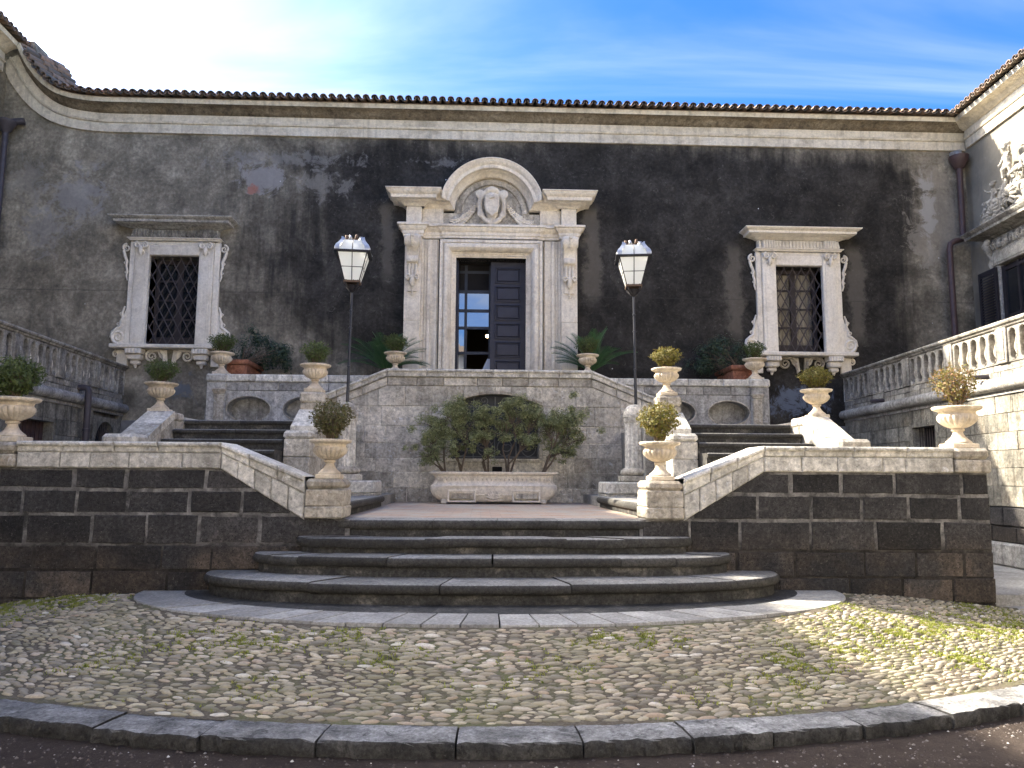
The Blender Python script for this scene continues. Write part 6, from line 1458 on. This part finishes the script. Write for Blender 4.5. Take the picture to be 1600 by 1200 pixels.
def woody(x, y, z, seed, clumps, n_leaf, label, lsz=.036):
    rnd = random.Random(seed); S = tag(empty('planter_shrub', (x, y, z)), label, 'shrub', 'woody shrubs in the stone trough')
    b = MB(); m = MB()
    for (cx, cz, rx, rz, cy) in clumps:
        c = Vector((cx, cy, cz)); mid = Vector((x, y, z)).lerp(c, .5)+Vector((rnd.gauss(0,.06), rnd.gauss(0,.04), .02))
        b.tube([(x+rnd.gauss(0,.015), y, z-.02), Vector((x, y, z)).lerp(mid, .5)+Vector((rnd.gauss(0,.03), rnd.gauss(0,.02), 0)), mid, c], [.020,.017,.012,.006], 6)
        for _ in range(16):
            e = c+Vector((rnd.gauss(0, rx*.55), rnd.gauss(0,.12), rnd.gauss(0, rz*.5))); k = mid.lerp(c, rnd.uniform(.1,.9)); b.tube([k, k.lerp(e,.5)+Vector((rnd.gauss(0,.03), rnd.gauss(0,.02), .02)), e], [.008,.005,.002], 4)
        tot = int(3.2*n_leaf*rx*rz/.06)
        subs = [(Vector((rnd.gauss(0,.55), rnd.gauss(0,.5), rnd.gauss(0,.5))), rnd.uniform(.22,.5)) for _ in range(22)]
        for _ in range(tot):
            o_, r_ = rnd.choice(subs); d_ = Vector((rnd.gauss(0,1), rnd.gauss(0,1), rnd.gauss(0,1))); p = o_+d_.normalized()*r_*rnd.random()**.5
            p = c+Vector((p.x*rx, p.y*.20, p.z*rz))
            if p.y > YC-.04: p.y = YC-.04-rnd.random()*.1
            nr = (d_.normalized()*.6+Vector((0,-.2,.8))+Vector((rnd.gauss(0,.5), rnd.gauss(0,.5), rnd.gauss(0,.5)))).normalized(); leaf(m, p, nr, lsz*rnd.uniform(.6,1.3), rnd, .5)
    b.build('trunk', M['twig'], S, 60); m.build('crown', M['leaf_olive'], S, 0)
woody(-.60, 12.85, 1.585, 11, [(-.82,2.15,.28,.24,12.8),(-.70,2.45,.26,.22,12.9),(-.84,1.90,.22,.16,12.75)], 850, 'loose grey green shrub at the left end of the stone trough')
woody(-.33, 12.9, 1.585, 12, [(-.36,2.58,.32,.22,12.85),(-.30,2.30,.30,.22,12.8),(-.42,2.0,.18,.15,12.75)], 950, 'leaning shrub second from the left in the stone trough')
woody(.10, 12.85, 1.585, 13, [(.05,2.50,.30,.20,12.9),(.0,2.2,.22,.2,12.78),(.18,1.9,.12,.12,12.7)], 850, 'twiggy shrub in the middle of the stone trough')
woody(.46, 12.82, 1.585, 14, [(.52,2.62,.34,.22,12.85),(.42,2.34,.30,.20,12.85),(.86,2.52,.28,.22,12.9),(.8,2.15,.2,.16,12.8)], 950, 'gnarled double stemmed shrub right of the middle of the trough')
woody(1.02, 12.85, 1.585, 15, [(1.40,2.52,.32,.26,12.8),(1.48,2.22,.26,.22,12.85),(1.32,1.98,.26,.16,12.9),(1.12,2.42,.22,.2,12.9)], 900, 'pale leaved shrub leaning out at the right end of the trough')

# ================================================================ PLANTS ON THE UPPER TERRACE
for sg, x in ((-1, AX-4.82), (1, AX+4.92)):
    side = 'left' if sg < 0 else 'right'
    T = tag(empty('terracotta_planter', (x, 15.1, 2.78)), 'long terracotta planter behind the %s niche wall' % side, 'planter')
    y0, y1 = 14.68, 15.68
    m = MB(); m.stone(x-.19, x+.19, y0, y1, 2.79, 3.62, .012, .003); m.build('pot', M['terra'], T, 25)
    m = MB(); m.mould([(x-.19, y0), (x+.19, y0), (x+.19, y1), (x-.19, y1)], [(-.03,3.622),(.02,3.63),(.04,3.66),(.04,3.70),(.02,3.72),(-.03,3.72),(-.03,3.64)], closed=True); m.build('rim', M['terra'], T, 25)
    m = MB(); m.box(x-.165, x+.165, y0+.03, y1-.03, 3.5, 3.68); m.build('soil', M['soil'], T, 0)
    S = tag(empty('bushy_shrub', (x, 15.1, 3.66)), 'dark green bushy shrub in the %s terracotta planter' % side, 'shrub'); rnd = random.Random(60+sg)
    m = MB(); b = MB()
    for _ in range(40):
        q = Vector((x+rnd.gauss(0,.06), rnd.uniform(y0+.15, y1-.1), 3.68)); e = Vector((x-sg*.32+rnd.uniform(-.52,.52), q.y+rnd.gauss(0,.1), 0)); t = abs(e.x-(x-sg*.22)); e.z = rnd.uniform(3.70, 4.34-.55*t); e.y = min(e.y, YF-.2)
        b.tube([q, q.lerp(e,.6)+Vector((0,0,.05)), e], [.009,.006,.002], 4)
        for _k in range(80):
            d_ = Vector((rnd.gauss(0,1), rnd.gauss(0,1), rnd.gauss(0,1))).normalized(); p = e+d_*.16*rnd.random()**.6; p.y = min(p.y, YF-.03); leaf(m, p, (d_+Vector((0,-.3,.6))).normalized(), rnd.uniform(.035,.06), rnd, .55)
    m.build('crown', M['leaf_dark'], S, 0); b.build('stems', M['twig'], S, 60)
    # cycad by the portal
    x = AX-2.06 if sg < 0 else AX+2.02; y = 15.05
    T = tag(empty('box_planter', (x, y, 2.79)), 'pale ribbed box planter half hidden by the coping, %s of the portal' % side, 'planter')
    m = MB(); m.stone(x-.26, x+.26, y-.26, y+.26, 2.79, 3.46, .012, 0); m.build('box', M['coping'], T, 25)
    for k in range(9): m = MB(); m.box(x-.24+.055*k, x-.24+.055*k+.03, y-.275, y-.255, 2.85, 3.42); m.build('rib', M['winst'], T, 0)
    S = tag(empty('cycad', (x, y, 3.46)), 'dark green cycad with arching fronds, %s of the portal' % side, 'cycad'); rnd = random.Random(80+sg)
    m = MB(); m.lathe([(.10,3.46),(.12,3.50),(.11,3.58),(.05,3.63)], 12, (x, y, 0), lob=lambda z, a: .12*math.sin(a*9+z*80)); m.build('trunk', M['twig'], S, 50)
    for k in range(34):
        a = rnd.uniform(0, 6.28); el = rnd.uniform(.35, 1.4); L_ = rnd.uniform(.75,1.0); m = MB(); n_ = 18; P_ = []
        for i in range(n_+1):
            t = i/n_; e_ = el-.7*t*t*(.5+.6*math.cos(el)); 
            if i == 0: p = Vector((x, y, 3.6))
            else: p = P_[-1]+Vector((math.cos(a)*math.cos(e_), math.sin(a)*math.cos(e_), math.sin(e_)))*(L_/n_)
            if p.y > YF-.14: p.y = YF-.14
            P_.append(p)
        m.tube(P_, [.009*(1-.8*i/n_) for i in range(n_+1)], 4)
        sd = Vector((-math.sin(a), math.cos(a), 0))
        for i in range(2, n_*2+1):
            q = i/2; i0 = min(n_-1, int(q)); p = P_[i0].lerp(P_[i0+1], q-i0); t = q/n_; tg = (P_[i0+1]-P_[i0]).normalized(); ll = .15*math.sin(math.pi*min(1, t*.85+.12))**.7+.02
            for s2 in (-1, 1):
                d_ = (sd*s2*.8+tg*.55+Vector((0,0,.28))).normalized(); e = p+d_*ll; wv = tg*.008
                if e.y > YF-.12: e.y = YF-.12
                m.add([p-wv, p+wv, e+wv*.3, e-wv*.3], [(0,1,2,3)])
        m.build('frond', M['leaf_cyc'], S, 0)

# ================================================================ WING OPPOSITE (behind the camera, mirrored in the door panes)
T = tag(empty('opposite_wing', (0, -7, 0)), 'cream courtyard wing with tiled roof facing the portal, mirrored in the door panes', 'building')
m = MB(); m.box(-26, 26, -13, -7, 0, 8.9); m.build('wall', m_plain('cream_wall', (.82,.77,.67), .9, .06, 3, .2), T, 0)
m = MB(); m.add([(-26,-6.5,8.92),(26,-6.5,8.92),(26,-10,10.1),(-26,-10,10.1),(-26,-13.5,8.92),(26,-13.5,8.92)], [(0,1,2,3),(3,2,5,4)]); m.build('roof', M['tile'], T, 0)
for k in range(9):
    x = -20+5*k; m = MB(); m.box(x-.55, x+.55, -7.02, -6.96, 4.2, 6.2); m.build('window', M['shut'], T, 0)
